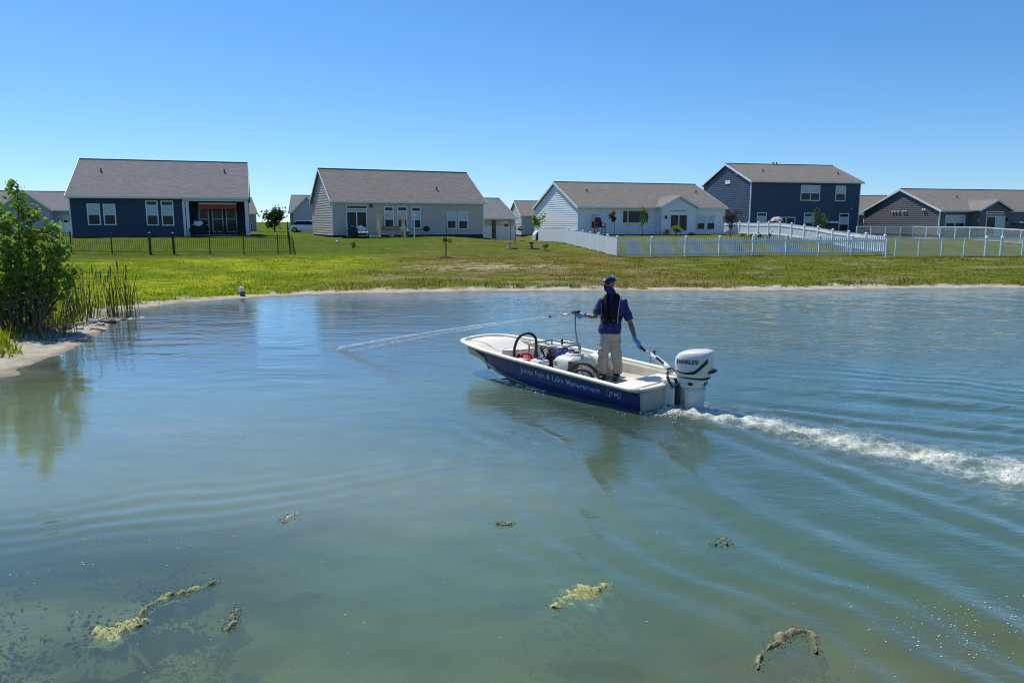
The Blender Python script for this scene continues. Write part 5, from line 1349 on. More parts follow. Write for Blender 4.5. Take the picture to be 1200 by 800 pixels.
jp = np.array([jet(float(t))[:] for t in tt]) - np.array(tip_w[:]); jp += RNG.normal(0, 1, jp.shape) * (0.006 + 0.040 * tt)[:, None]; jp[:, 2] -= np.abs(RNG.normal(0, 1, len(tt))) * 0.03 * tt
jp[:, 2] = np.maximum(jp[:, 2], -tip_w.z + 0.005)
dr = link('jet_drops', blobs('jet_drops', jp, RNG.uniform(0.0015, 0.0042, len(tt)), m_foam, 1.0), jr); dr['kind'] = 'stuff'

# ================================================================== plants
m_leaf = mat_attr('leaves', rough=0.5, var=0.2, scale=6, transl=0.42, spec=0.35)
m_bark = mat('bark', (0.085, 0.065, 0.045), 0.9, 0.25, 20)
m_dry = mat('dry_stems', (0.14, 0.10, 0.06), 0.9, 0.3, 9)
m_mulch = mat('mulch', (0.035, 0.024, 0.018), 0.95, 0.3, 20)
def leaf_mesh(name, pos, size, col, m=m_leaf, aspect=0.75, droop=0.0):
    """one folded, pointed leaf per position"""
    n = len(pos); 
    d = RNG.normal(0, 1, (n, 3)); d[:, 2] = d[:, 2] * 0.5 - droop; d /= np.linalg.norm(d, axis=1)[:, None]
    u = RNG.normal(0, 1, (n, 3)); u -= d * (u * d).sum(1)[:, None]; u /= np.linalg.norm(u, axis=1)[:, None]
    w = np.cross(d, u); L = size[:, None]
    p0 = pos - d * L * 0.5; p1 = pos + d * L * 0.5
    a = pos - d * L * 0.08 + u * L * aspect * 0.5 + w * L * 0.10; b = pos - d * L * 0.08 - u * L * aspect * 0.5 + w * L * 0.10
    co = np.stack([p0, a, p1, b], 1).reshape(-1, 3); k = np.arange(n) * 4
    f = np.stack([np.stack([k, k + 1, k + 2], -1), np.stack([k, k + 2, k + 3], -1)], 1).reshape(-1, 3)
    me = big_mesh(name, co, None, m, False, tris=f); set_col(me, np.repeat(col, 4, axis=0)); return me
def leaf_cols(n, a, b, v=0.25):
    t = RNG.uniform(0, 1, (n, 1)); return (np.array(a) * (1 - t) + np.array(b) * t) * RNG.uniform(1 - v, 1 + v, (n, 1))
def clumped(n, c, r, k, spread=0.42):
    """leaf positions gathered in k clumps inside an ellipsoid: uneven outline, gaps between"""
    q = RNG.normal(0, 1, (k, 3)); q /= np.linalg.norm(q, axis=1)[:, None]; q *= RNG.uniform(0.25, 0.95, (k, 1))
    i = RNG.integers(0, k, n); p = q[i] + RNG.normal(0, 1, (n, 3)) * spread * RNG.uniform(0.5, 1.2, (k, 1))[i] * 0.6
    return np.array(c) + p * np.array(r)
def plant(name, label, x, y, h, crown_c, crown_r, n, size, ca, cb, stem=0.03, k=9, group=None, cat='shrub', stems=1, mulch=0.0):
    z = gz(x, y); root = thing(name, (x, y, z), 0, label, cat, group)
    for i in range(stems):
        a = i * 2.4; o = Vector((math.cos(a), math.sin(a), 0)) * (0.06 * (stems > 1))
        top = Vector((crown_c[0], crown_c[1], crown_c[2])) + o * crown_r[0] * 6
        mb = MB(); mb.tube([o * 0.3 + Vector((0, 0, -0.1)), o + Vector((0.01, 0, h * 0.3)), top * 0.75 + o, top], [stem, stem * 0.8, stem * 0.55, stem * 0.25], 6)
        for j in range(4):
            b = RNG.uniform(0, 6.28); st = top * RNG.uniform(0.55, 0.95); mb.tube([st, st + Vector((math.cos(b) * crown_r[0] * 0.7, math.sin(b) * crown_r[1] * 0.7, crown_r[2] * 0.5))], [stem * 0.4, stem * 0.12], 4)
        mb.build('trunk', m_bark, root, True)
    link('crown', leaf_mesh('crown', clumped(n, crown_c, crown_r, k), RNG.uniform(0.6, 1.3, n) * size, leaf_cols(n, ca, cb)), root)
    if mulch: MB().lathe([(mulch, -0.05), (mulch, 0.03), (mulch * 0.6, 0.07), (0.02, 0.08)], n=14).build('mulch_ring', m_mulch, root, True)
    return root
G1, G2 = (0.055, 0.115, 0.018), (0.15, 0.21, 0.035)
DK1, DK2 = (0.018, 0.045, 0.016), (0.045, 0.085, 0.028)
# ---- the big leafy bush at the left edge
bx, by = -12.25, 18.4; bz = gz(bx, by)
bush = thing('leafy_bush', (bx, by, bz), 0, 'tall leafy green bush on the bank at the left edge', 'bush')
mb = MB(); lp = []; ls = []
tops = [(0.22, 0.0, 3.42), (0.05, 0.25, 3.0), (-0.5, 0.1, 2.9), (0.55, -0.2, 2.3), (1.02, 0.0, 2.45), (0.85, 0.3, 1.9), (-0.9, -0.2, 2.7), (-1.5, 0.2, 2.6), (1.25, -0.2, 1.85), (0.2, -0.5, 2.1), (-0.3, -0.6, 2.0), (-1.2, -0.5, 2.0), (0.7, -0.6, 1.5), (-2.0, 0.1, 2.4), (1.35, 0.1, 1.35), (0.1, 0.6, 2.3), (-0.7, 0.6, 2.2), (0.45, 0.1, 2.75), (-0.15, -0.1, 2.55), (0.95, -0.4, 1.2), (-0.6, -0.8, 1.5), (0.3, -0.8, 1.3)]
for (tx, ty, tz) in tops:
    b0 = Vector((tx * 0.25 + RNG.uniform(-0.1, 0.1), ty * 0.25, -0.05)); t1 = Vector((tx, ty, tz)); mid = b0.lerp(t1, 0.5) + Vector((tx * 0.10, ty * 0.1, 0.12))
    path = smooth_path([b0, mid, t1], 5); mb.tube(path, [0.028 * (1 - 0.85 * i / (len(path) - 1)) for i in range(len(path))], 5)
    for i in range(2, len(path)):
        f = i / (len(path) - 1)
        for j in range(4):
            a = RNG.uniform(0, 6.28); ln = (0.52 - 0.30 * f) * RNG.uniform(0.5, 1.1)
            tw = path[i] + Vector((math.cos(a) * ln, math.sin(a) * ln, RNG.uniform(0.02, 0.25))); mb.tube([path[i], tw], [0.008, 0.003], 4)
            for q in range(9):
                p = path[i].lerp(tw, 0.25 + 0.8 * q / 8) + Vector(RNG.normal(0, 0.05, 3)); lp.append(p[:]); ls.append(RNG.uniform(0.075, 0.145))
mb.build('stems', m_bark, bush, True)
lp = np.array(lp); ls = np.array(ls)
link('crown', leaf_mesh('crown', lp, ls, leaf_cols(len(lp), (0.095, 0.175, 0.022), (0.25, 0.34, 0.05)), aspect=0.85, droop=0.35), bush)
# tangle of dry stems and weeds under it
def stems_mesh(name, n, cx, cy, sx, sy, h0, h1, m, parent, lean=0.35, r=0.006, base=None, tris=True):
    mb = MB()
    for i in range(n):
        x = RNG.uniform(-sx, sx); y = RNG.uniform(-sy, sy); h = RNG.uniform(h0, h1); lx, ly = RNG.normal(0, lean, 2) * h
        zb = gz(cx + x, cy + y) - (base if base is not None else 0)
        mb.tube([(x, y, zb - 0.05), (x + lx * 0.4, y + ly * 0.4, zb + h * 0.6), (x + lx, y + ly, zb + h)], [r, r * 0.75, r * 0.3], 3)
    return mb.build(name, m, parent)
db = thing('dry_brush', (-12.15, 17.6, gz(-12.15, 17.6)), 0, 'tangle of brown dry stems and weeds at the foot of the leafy bush', 'brush')
stems_mesh('dry_stem', 260, -12.15, 17.6, 1.5, 0.7, 0.4, 1.45, m_dry, db, 0.30, 0.007, gz(-12.15, 17.6))
n = 900; pp = np.stack([RNG.uniform(-1.5, 1.5, n), RNG.uniform(-0.9, 0.9, n), RNG.uniform(0.1, 1.0, n)], -1)
link('weed_leaves', leaf_mesh('weed_leaves', pp, RNG.uniform(0.04, 0.10, n), leaf_cols(n, (0.05, 0.06, 0.02), (0.16, 0.13, 0.06)), aspect=0.4), db)
# ---- reeds in clumps along the spit
m_reed = mat_attr('reed_blades', rough=0.6, var=0.2, scale=5, transl=0.3, spec=0.25)
def reed_clump(px, py, hgt, n, label, spread=0.20, dark=0.25):
    n = int(n * 0.48)
    p = un(px, py, 0.05); root = thing('reed_clump', (p.x, p.y, gz(p.x, p.y)), 0, label, 'reeds', 'reeds along the spit')
    co, fc, cl = [], [], []
    for i in range(n):
        x, y = RNG.normal(0, spread, 2); h = hgt * RNG.uniform(0.55, 1.05); w = RNG.uniform(0.008, 0.016); a = RNG.uniform(0, 3.14); lean = RNG.normal(0, 0.15, 2) * h
        b = len(co); c_ = leaf_cols(1, (0.035, 0.06, 0.014), (0.11, 0.15, 0.035))[0] * (1 - dark)
        for s in range(6):
            f = s / 5; cx = x + lean[0] * f ** 2; cy = y + lean[1] * f ** 2; z = -0.1 + (h + 0.1) * f - 0.10 * h * abs(lean[0] / h) * f ** 3; ww = w * (1 - f ** 2 * 0.9)
            co += [(cx - ww * math.cos(a), cy - ww * math.sin(a), z), (cx + ww * math.cos(a), cy + ww * math.sin(a), z)]; cl += [c_, c_]
            if s: fc.append((b + 2 * s - 2, b + 2 * s - 1, b + 2 * s + 1, b + 2 * s))
    me = big_mesh('blades', np.array(co), np.array(fc), m_reed, False); set_col(me, np.array(cl)); link('blades', me, root)
    mb = MB()
    for i in range(max(2, n // 7)):
        x, y = RNG.normal(0, spread * 0.8, 2); h = hgt * RNG.uniform(0.75, 1.0); lx = RNG.normal(0, 0.05)
        mb.tube([(x, y, -0.1), (x + lx, y, h)], [0.009, 0.005], 4); mb.tube([(x + lx * 0.86, y, h * 0.84), (x + lx * 0.9, y, h * 0.86), (x + lx, y, h * 0.98), (x + lx, y, h)], [0.007, 0.017, 0.015, 0.005], 6)
    mb.build('stalks', m_dry, root, True)
for px_, py_, hh_, n_, lab in ((84, 381, 1.35, 26, 'reed clump closest to the leafy bush'), (94, 378, 1.45, 30, 'dense reed clump second from the leafy bush'), (103, 374, 1.55, 34, 'tall dark reed clump just left of the middle of the reeds'),
                           (112, 371, 1.35, 24, 'shorter reed clump in the middle of the reeds'), (120, 373, 1.25, 24, 'low reed clump just right of the middle of the reeds'), (130, 369, 1.50, 30, 'reed clump left of the tallest one'),
                           (139, 368, 1.75, 46, 'tallest and densest reed clump near the open water'), (148, 367, 1.70, 40, 'tall reed clump at the water-side end of the reeds'), (155, 369, 1.05, 18, 'short bent reed clump at the water edge')):
    reed_clump(px_, py_, hh_, n_, lab)
# ---- stones and driftwood at their feet
def rock_mesh(seed):
    bm = bmesh.new(); bmesh.ops.create_icosphere(bm, subdivisions=2, radius=1.0); rs = np.random.default_rng(seed)
    off = rs.normal(0, 1, (5, 3))
    for v in bm.verts:
        d = sum(max(0, v.co.dot(Vector(o).normalized()) - 0.45) * 0.55 for o in off); v.co *= 1 - d + rs.normal(0, 0.02)
        v.co.z *= 0.62
    me = bpy.data.meshes.new('stone'); bm.to_mesh(me); bm.free(); return me
m_stone = mat('pale_stone', (0.46, 0.43, 0.38), 0.85, 0.25, 3, bump=0.02, bscale=9)
m_stone_d = mat('dark_stone', (0.12, 0.11, 0.09), 0.85, 0.25, 3, bump=0.02, bscale=9)
rocks = [rock_mesh(i) for i in range(5)]
for i, r_ in enumerate(rocks): r_.materials.append(m_stone if i != 3 else m_stone_d)
for i in range(25):
    px_ = RNG.uniform(62, 168); py_ = 392 - (px_ - 60) * 0.235 + RNG.normal(0, 4.0); p = un(px_, py_, 0.05)
    o = link('stone', rocks[i % 5], None, (p.x, p.y, gz(p.x, p.y) + 0.01), (RNG.uniform(-0.2, 0.2), RNG.uniform(-0.2, 0.2), RNG.uniform(0, 6.28))); s_ = RNG.uniform(0.06, 0.19); o.scale = (s_ * 1.3, s_, s_)
    tag(o, 'pale loose stone lying among the foot of the reeds' if i % 5 != 3 else 'dark loose stone lying among the foot of the reeds', 'stone', 'stones at the foot of the reeds')
def drift(pxa, pya, pxb, pyb, label, r=0.022):
    a = un(pxa, pya, 0.06); b = un(pxb, pyb, 0.06); a.z = gz(a.x, a.y) + 0.02; b.z = gz(b.x, b.y) + 0.10
    root = thing('driftwood', a, 0, label, 'driftwood', 'driftwood by the reeds'); d = b - a
    MB().tube([Vector((0, 0, 0)), d * 0.35 + Vector((0, 0.05, 0.05)), d * 0.7 + Vector((0, -0.03, 0.02)), d], [r, r * 0.9, r * 0.7, r * 0.3], 6).build('branch', mat('bleached_wood', (0.42, 0.38, 0.32), 0.9, 0.2, 9), root, True)
    MB().tube([d * 0.5 + Vector((0, 0, 0.03)), d * 0.62 + Vector((0.03, 0.1, 0.22))], [r * 0.6, r * 0.2], 5).build('twig', mat('bleached_wood', (0.42, 0.38, 0.32)), root, True)
drift(66, 384, 92, 366, 'bleached branch leaning up from the sand beside the bush'); drift(70, 388, 100, 381, 'bleached branch lying flat on the sand below the reeds', 0.028); drift(112, 377, 136, 374, 'bleached branch half sunk between the reeds and the water')
# white-topped boulder at the far water's edge
p = un(283, 347, 0.03)
wr_ = thing('boulder', (p.x, p.y, gz(p.x, p.y)), 0, 'white-topped boulder standing alone at the far water edge', 'boulder')
o = link('dark_base', rocks[3], wr_, (0.03, 0, 0.05)); o.scale = (0.15, 0.13, 0.22)
r6 = rock_mesh(17); r6.materials.append(mat('white_rock', (0.78, 0.77, 0.74), 0.8, 0.08, 6)); o = link('white_top', r6, wr_, (-0.01, 0, 0.24)); o.scale = (0.15, 0.13, 0.20)

# ---- floating algae
m_algae = mat_attr('algae', rough=0.75, var=0.3, scale=14, bump=0.01, bscale=40, spec=0.3)
m_sub = mat('submerged_weed', (0.020, 0.024, 0.014), 0.9, 0.3, 8)
def algae(pts, wid, label, ca, cb, seed, sub=0.25):
    P = smooth_path([un(a, b, 0.0) for a, b in pts], 10); o = P[0].copy(); root = thing('algae_mat', o, 0, label, 'algae', 'algae floating on the pond')
    co, cl, fc = [], [], []; M = 9
    for i, p in enumerate(P):
        f = i / (len(P) - 1); d = (P[min(i + 1, len(P) - 1)] - P[max(i - 1, 0)]).normalized(); s = Vector((-d.y, d.x, 0))
        w0 = wid * (0.25 + 0.75 * math.sin(math.pi * min(1, max(0.03, f))) ** 0.6)
        for j in range(M):
            u = (j / (M - 1) - 0.5) * 2
            ww = w0 * (0.35 + 1.3 * float(vnoise(i * 0.55 + seed * 3.7, (u > 0) * 5.0 + seed, seed)))
            q = p + s * u * ww - o; nzv = float(fbm(q.x * 18 + seed, q.y * 18, seed, 3))
            z = 0.009 + 0.060 * (nzv - 0.45) - 0.045 * abs(u) ** 2.0; co.append((q.x, q.y, z)); t = min(1, max(0, nzv * 1.6 - 0.3)); cl.append([ca[k] * (1 - t) + cb[k] * t for k in range(3)])
            if i and j: b = i * M + j; fc.append((b - M - 1, b - M, b, b - 1))
    me = big_mesh('mat_top', np.array(co), np.array(fc), m_algae, True); set_col(me, np.array(cl)); link('mat_top', me, root)
    n = 380; k = RNG.integers(0, len(co), n); pp = np.array(co)[k] + RNG.normal(0, 1, (n, 3)) * np.array([0.030, 0.030, 0.006]); pp[:, 2] = np.maximum(pp[:, 2], -0.01) + 0.002
    link('scum_flakes', leaf_mesh('scum_flakes', pp, RNG.uniform(0.006, 0.018, n), leaf_cols(n, ca, cb), m_algae), root)['kind'] = 'stuff'
    co2, cl2, fc2 = [], [], []
    for i, p in enumerate(P):
        f = i / (len(P) - 1); d = (P[min(i + 1, len(P) - 1)] - P[max(i - 1, 0)]).normalized(); s = Vector((-d.y, d.x, 0)); w0 = wid * 2.3 * (0.3 + 0.7 * math.sin(math.pi * min(1, max(0.03, f))) ** 0.6)
        for j in range(7):
            u = (j / 6 - 0.5) * 2; ww = w0 * (0.3 + 1.4 * float(vnoise(i * 0.8 + seed * 5.1, (u > 0) * 7.0 + seed, seed + 4))); q = p + s * u * ww - o; nzv = float(fbm(q.x * 12 + seed, q.y * 12, seed + 9, 3))
            co2.append((q.x, q.y - 0.05, -0.035 - 0.09 * abs(u) ** 1.5 - 0.05 * nzv)); cl2.append([(ca[k] * 0.35 + cb[k] * 0.25 * nzv) for k in range(3)])
            if i and j: b = i * 7 + j; fc2.append((b - 8, b - 7, b, b - 1))
    me = big_mesh('submerged_fringe', np.array(co2), np.array(fc2), m_algae, True); set_col(me, np.array(cl2)); link('submerged_fringe', me, root)
    n = int(260 * (wid / 0.05) ** 0.5); q = np.array([(P[int(i)] - o)[:] for i in RNG.integers(1, len(P), n)]); d_ = RNG.uniform(0, 1, n)  # dark leaves added below the mat as its soft shadow in the water
    q += np.stack([RNG.normal(0, wid * 0.8, n), RNG.normal(0, wid * 0.8, n) - 0.34 * d_, -0.03 - sub * d_ + RNG.normal(0, 0.01, n)], -1); q[:, 2] = np.minimum(q[:, 2], -0.02)
    link('hanging_weed', leaf_mesh('hanging_weed', q, RNG.uniform(0.02, 0.06, n), leaf_cols(n, (0.012, 0.016, 0.010), (0.05, 0.055, 0.03)), m_algae, 0.5), root)['kind'] = 'stuff'
YG1, YG2 = (0.16, 0.17, 0.035), (0.46, 0.44, 0.20)
algae([(650, 713), (664, 703), (682, 696), (700, 690), (714, 686)], 0.14, 'bright yellow-green algae mat floating below the boat', YG1, YG2, 3, 0.35)
algae([(112, 735), (125, 742), (140, 736), (158, 729), (166, 733)], 0.12, 'broad pale algae mat at the lower left', (0.19, 0.20, 0.07), (0.40, 0.41, 0.18), 5)
algae([(158, 728), (176, 708), (196, 698), (222, 692), (252, 683)], 0.045, 'long thin algae streamer at the lower left', (0.15, 0.17, 0.05), (0.36, 0.38, 0.15), 7)
algae([(888, 784), (893, 766), (905, 757), (918, 745), (936, 740), (953, 745), (957, 765)], 0.042, 'brown arched weed strand at the bottom right', (0.10, 0.08, 0.04), (0.30, 0.26, 0.16), 9)
algae([(331, 612), (340, 606), (349, 600)], 0.045, 'small pale weed tuft left of the middle of the pond', (0.25, 0.24, 0.18), (0.45, 0.43, 0.33), 11)
algae([(268, 738), (274, 724), (278, 712)], 0.040, 'small dim weed tuft right of the algae streamer', (0.14, 0.15, 0.07), (0.28, 0.28, 0.17), 13)
algae([(582, 613), (596, 615), (606, 612)], 0.022, 'tiny weed scrap floating in mid pond', (0.18, 0.20, 0.08), (0.32, 0.33, 0.18), 15, 0.1)
algae([(838, 640), (846, 632), (852, 640)], 0.030, 'faint weed patch right of the yellow-green algae', (0.12, 0.15, 0.08), (0.24, 0.26, 0.15), 17, 0.1)
# sunken weed and sticks on the shallow bed at the lower left
wp = []
for i in range(34):
    p = un(RNG.uniform(-30, 230), RNG.uniform(600, 800), 0.0); zb = gz(p.x, p.y); n = int(RNG.integers(12, 50)); e = RNG.uniform(0.05, 0.16)
    wp.append(np.stack([p.x + RNG.normal(0, e, n), p.y + RNG.normal(0, e * 0.35, n), np.clip(zb + RNG.uniform(0.02, 0.22, n), -0.6, -0.03)], -1))
wp = np.concatenate(wp)
tag(link('sunken_weed', leaf_mesh('sunken_weed', wp, RNG.uniform(0.02, 0.07, len(wp)), leaf_cols(len(wp), (0.015, 0.018, 0.010), (0.07, 0.065, 0.03)), m_algae, 0.5)), 'dark sunken weed scattered over the shallow bed at lower left', 'weed', kind='stuff')

# ---- grass: short blades over the banks and lots that the pond faces
NB = 170000
yy = 12.5 + (RNG.uniform(0, 1, NB) ** 1.3) * 50; xx = (RNG.uniform(-1, 1, NB)) * (0.74 * yy + 1.0)
ss = shore_dist(xx, yy); edge_ = 0.95 + (fbm(xx * 2.6, yy * 3.4, 49, 3) - 0.5) * 1.1 + (fbm(xx * 0.16, yy * 0.30, 41, 4) - 0.5)
ok = (ss > edge_ - 0.1) & (ss < 34); xx, yy, ss = xx[ok], yy[ok], ss[ok]; nb = len(xx)
zz = ground_z(xx, yy, ss); gc = ground_colour(xx, yy, np.maximum(ss, 2.2))
tuft = fbm(xx * 0.9, yy * 0.9, 301, 3); lefty = 1 - sstep(-9, -6, xx)
hh = (0.032 + 0.055 * sstep(0.45, 0.75, tuft)) * RNG.uniform(0.5, 1.4, nb) * (1 + 1.4 * np.exp(-np.maximum(ss - 1.0, 0) / 0.7)) * (1 - 0.55 * sstep(17, 20, ss)) * (1 + 0.9 * lefty * (yy < 24))
ang = RNG.uniform(0, 3.14, nb); w = 0.018 + 0.012 * RNG.uniform(0, 1, nb); lx = RNG.normal(0, 0.4, nb) * hh; ly = RNG.normal(0, 0.4, nb) * hh
co = np.stack([np.stack([xx - w * np.cos(ang), yy - w * np.sin(ang), zz - 0.02], -1), np.stack([xx + w * np.cos(ang), yy + w * np.sin(ang), zz - 0.02], -1), np.stack([xx + lx, yy + ly, zz + hh], -1)], 1).reshape(-1, 3)
gcol = gc * RNG.uniform(0.55, 1.35, (nb, 1)) * np.where((RNG.uniform(0, 1, nb) < 0.15)[:, None], np.array([1.5, 1.25, 1.2]), 1.0)
gme = big_mesh('grass', co, None, mat_attr('grass_blades', rough=0.8, var=0.1, scale=2, transl=0.35, spec=0.1), False, tris=np.arange(nb * 3).reshape(-1, 3)); set_col(gme, np.repeat(gcol, 3, axis=0))
tag(link('grass', gme), 'short grass covering the banks and lawns', 'grass', kind='stuff')
# ================================================================== gardens of the houses
def on(px, py, y):
    p = un(px, py, y=y); return p.x, y
def house_pt(h, px, dy):
    """world xy in front of (dy < 0) or behind a house's near wall, on the pixel column px"""
    x, _ = h.px(px, 272, dy); q = h.M @ Vector((x, dy, 0)); return q.x, q.y
# ---- trees and shrubs
x, y = on(322, 270, 96); plant('round_tree', 'dark round tree between the navy house and the grey garage', x, y, 3.0, (0, 0, 1.75), (1.45, 1.3, 1.35), 1500, 0.30, DK1, DK2, 0.10, 14, cat='tree')
x, y = on(522, 301, 47.5); plant('young_tree', 'thin staked young tree on the lawn below the blue-grey house', x, y, 2.6, (0.02, 0, 1.15), (0.42, 0.35, 0.35), 150, 0.11, DK1, G1, 0.022, 6, 'young trees', 'tree', mulch=0.40)
MB().tube([(0.08, 0.05, -0.1), (0.08, 0.05, 2.75)], 0.014, 6).build('stake', m_black, bpy.data.objects['young_tree'])
x, y = on(412.5, 293, 52); plant('small_shrub', 'tiny dark shrub on the lawn left of the wooden swing', x, y, 0.5, (0.05, 0, 0.32), (0.30, 0.25, 0.28), 110, 0.09, DK1, G1, 0.015, 5, 'small shrubs')
x, y = on(639, 294, 55); plant('small_shrub', 'small dark shrub in front of the left picket fence run', x, y, 0.5, (0, 0, 0.36), (0.32, 0.28, 0.32), 150, 0.10, DK1, G1, 0.02, 6, 'small shrubs', mulch=0.35)
x, y = on(630, 280, 78); plant('young_tree', 'pale leafy young tree left of the white house gable', x, y, 2.6, (0, 0, 1.9), (0.75, 0.6, 0.95), 420, 0.22, (0.10, 0.17, 0.04), (0.20, 0.27, 0.08), 0.03, 9, 'young trees', 'tree')
x, y = house_pt(HOUSE3, 720, -2.5); plant('standard_tree', 'dark red ball-headed little tree by the white house', x, y, 1.9, (0, 0, 1.75), (0.52, 0.5, 0.55), 520, 0.14, (0.045, 0.016, 0.014), (0.09, 0.04, 0.02), 0.03, 8, 'little trees by the white house', 'tree')
x, y = house_pt(HOUSE3, 753, -3.0); plant('standard_tree', 'loose green young tree in front of the triple window', x, y, 2.6, (0, 0, 1.8), (0.60, 0.5, 0.95), 300, 0.17, (0.06, 0.12, 0.03), (0.13, 0.2, 0.05), 0.03, 7, 'little trees by the white house', 'tree')
x, y = house_pt(HOUSE3, 737, -2.5); plant('flower_plant', 'sparse thin plant between the two little trees', x, y, 1.2, (0, 0, 0.8), (0.4, 0.3, 0.5), 70, 0.10, (0.10, 0.12, 0.10), (0.16, 0.18, 0.12), 0.012, 5, cat='plant')
x, y = house_pt(HOUSE3, 792, -4.0); plant('garden_shrub', 'yellow-green upright shrub in front of the white house bay', x, y, 1.0, (0, 0, 0.62), (0.55, 0.5, 0.55), 420, 0.15, (0.14, 0.17, 0.04), (0.27, 0.27, 0.09), 0.02, 8, 'shrubs by the white house', stems=3, mulch=0.6)
x, y = house_pt(HOUSE3, 781, -2.2); plant('garden_shrub', 'low dark mound shrub left of the bay door', x, y, 0.5, (0, 0, 0.30), (0.45, 0.4, 0.3), 240, 0.12, DK1, (0.05, 0.04, 0.025), 0.02, 6, 'shrubs by the white house')
x, y = house_pt(HOUSE3, 811, -2.2); plant('garden_shrub', 'low dark red mound shrub right of the bay door', x, y, 0.35, (0, 0, 0.22), (0.40, 0.3, 0.2), 160, 0.11, (0.05, 0.02, 0.02), (0.09, 0.05, 0.03), 0.02, 5, 'shrubs by the white house')
x, y = on(856, 283, 63); plant('purple_tree', 'dark purple-leaved small tree between the white and tall navy houses', x, y, 2.4, (0, 0, 1.75), (0.75, 0.65, 0.75), 620, 0.15, (0.035, 0.020, 0.030), (0.085, 0.050, 0.060), 0.04, 10, cat='tree')
x, y = on(875, 285, 60); plant('border_plant', 'bright yellow-green border plant inside the fence corner', x, y, 0.8, (0, 0, 0.50), (0.75, 0.4, 0.42), 420, 0.14, (0.14, 0.18, 0.03), (0.26, 0.28, 0.06), 0.015, 8, 'border plants along the right fence', stems=2)
x, y = on(890, 285, 59); plant('border_plant', 'dark spiky border plant beside the yellow-green one', x, y, 0.9, (0, 0, 0.55), (0.35, 0.3, 0.5), 220, 0.14, DK1, G1, 0.015, 6, 'border plants along the right fence')
x, y = on(900, 284, 58.5); plant('border_plant', 'red-leaved border plant against the right fence run', x, y, 0.9, (0, 0, 0.55), (0.36, 0.3, 0.45), 240, 0.13, (0.12, 0.025, 0.025), (0.20, 0.06, 0.05), 0.015, 6, 'border plants along the right fence')
for px_, lab in ((868, 'pink and green flowers behind the front picket fence, below the purple tree'), (935, 'green border plant behind the front picket fence, below the navy sliding door'), (975, 'flowering border plant near the right end of the front picket fence')):
    x, y = on(px_, 296, 53.0); plant('border_plant', lab, x, y, 0.7, (0, 0, 0.42), (0.9, 0.35, 0.36), 330, 0.10, (0.05, 0.09, 0.03), (0.20, 0.12, 0.09), 0.012, 9, 'border plants along the right fence', stems=2)
x, y = house_pt(HOUSE4, 958, -4.0); plant('young_tree', 'thin light green young tree in front of the tall navy house', x, y, 2.6, (0, 0, 1.55), (0.95, 0.7, 1.35), 360, 0.20, (0.05, 0.09, 0.02), (0.13, 0.17, 0.05), 0.03, 7, 'young trees', 'tree')
for px_, lab in ((283, 'low shrub at the right corner of the navy patio house'), (226, 'low dark shrub by the left patio column of the navy house')):
    x, y = house_pt(HOUSE1, px_, -0.9); plant('garden_shrub', lab, x, y, 0.6, (0, 0, 0.36), (0.45, 0.4, 0.34), 220, 0.12, DK1, (0.10, 0.09, 0.05), 0.02, 6, 'shrubs by the navy patio house')
x, y = on(1013, 281, 88); plant('garden_shrub', 'dark shrub beside the low taupe-roofed house', x, y, 1.6, (0, 0, 0.9), (0.8, 0.6, 0.9), 320, 0.18, DK1, DK2, 0.03, 7)
# bed of mulch along the white house
a = HOUSE3
mbd = MB().box(2.5, a.px(775, 270)[0], -1.7, -0.04, 0.0, 0.16); mbd.build('mulch_bed', m_mulch, a.root)

# ---- covered grill and chairs on the navy house's patio
m_cover = mat('dark_cover', (0.015, 0.016, 0.018), 0.7, 0.2, 8)
def grill(x, y, z, rz, label, w=1.1, h=1.0, cloth=False):
    g = thing('grill', (x, y, z), rz, label, 'grill')
    MB().rbox(-w / 2, w / 2, -0.28, 0.28, 0.10, h * 0.72, 0.03).build('cart', m_cover, g)
    MB().loft([[(-w * 0.32 + 0.0, 0.24 * math.cos(a_) * s_, h * 0.73 + 0.28 * math.sin(a_) * s_) if e_ == 0 else (w * 0.32, 0.24 * math.cos(a_) * s_, h * 0.73 + 0.28 * math.sin(a_) * s_) for a_ in np.linspace(0, math.pi, 9)] for e_, s_ in ((0, 1.0), (1, 1.0))]).build('hood', m_cover, g, True)
    MB().box(-w / 2 - 0.22, -w / 2 - 0.005, -0.24, 0.24, h * 0.70, h * 0.74).build('side_shelf', m_steel, g); MB().box(w / 2 + 0.005, w / 2 + 0.22, -0.24, 0.24, h * 0.70, h * 0.74).build('side_shelf', m_steel, g)
    MB().tube([(-w * 0.28, -0.28, h * 0.82), (w * 0.28, -0.28, h * 0.82)], 0.015, 6).build('hood_handle', m_steel, g)
    for sx in (-1, 1): MB().tube([(sx * w * 0.42, -0.3, 0.07), (sx * w * 0.42, 0.3, 0.07)], 0.07, 10).build('wheel', m_rubber, g)
    if cloth: MB().add([(-0.45, -0.26, h + 0.02), (0.20, -0.26, h + 0.03), (0.24, 0.2, h + 0.04), (-0.42, 0.2, h + 0.05), (-0.50, -0.36, h - 0.30), (-0.05, -0.37, h - 0.42), (0.30, -0.34, h - 0.22)], [(0, 1, 2, 3), (4, 5, 1, 0), (5, 6, 1), (3, 2, 1, 0)]).build('white_cloth', m_white, g)
    return g
pz = HOUSE1.o.z + 0.262
x, y = house_pt(HOUSE1, 235, 0.9); grill(x, y, pz, HOUSE1.rz, 'dark grill with a white cloth over it on the navy patio', 1.0, 1.15, True)
m_wick = mat('brown_wicker', (0.07, 0.045, 0.028), 0.8, 0.3, 25)
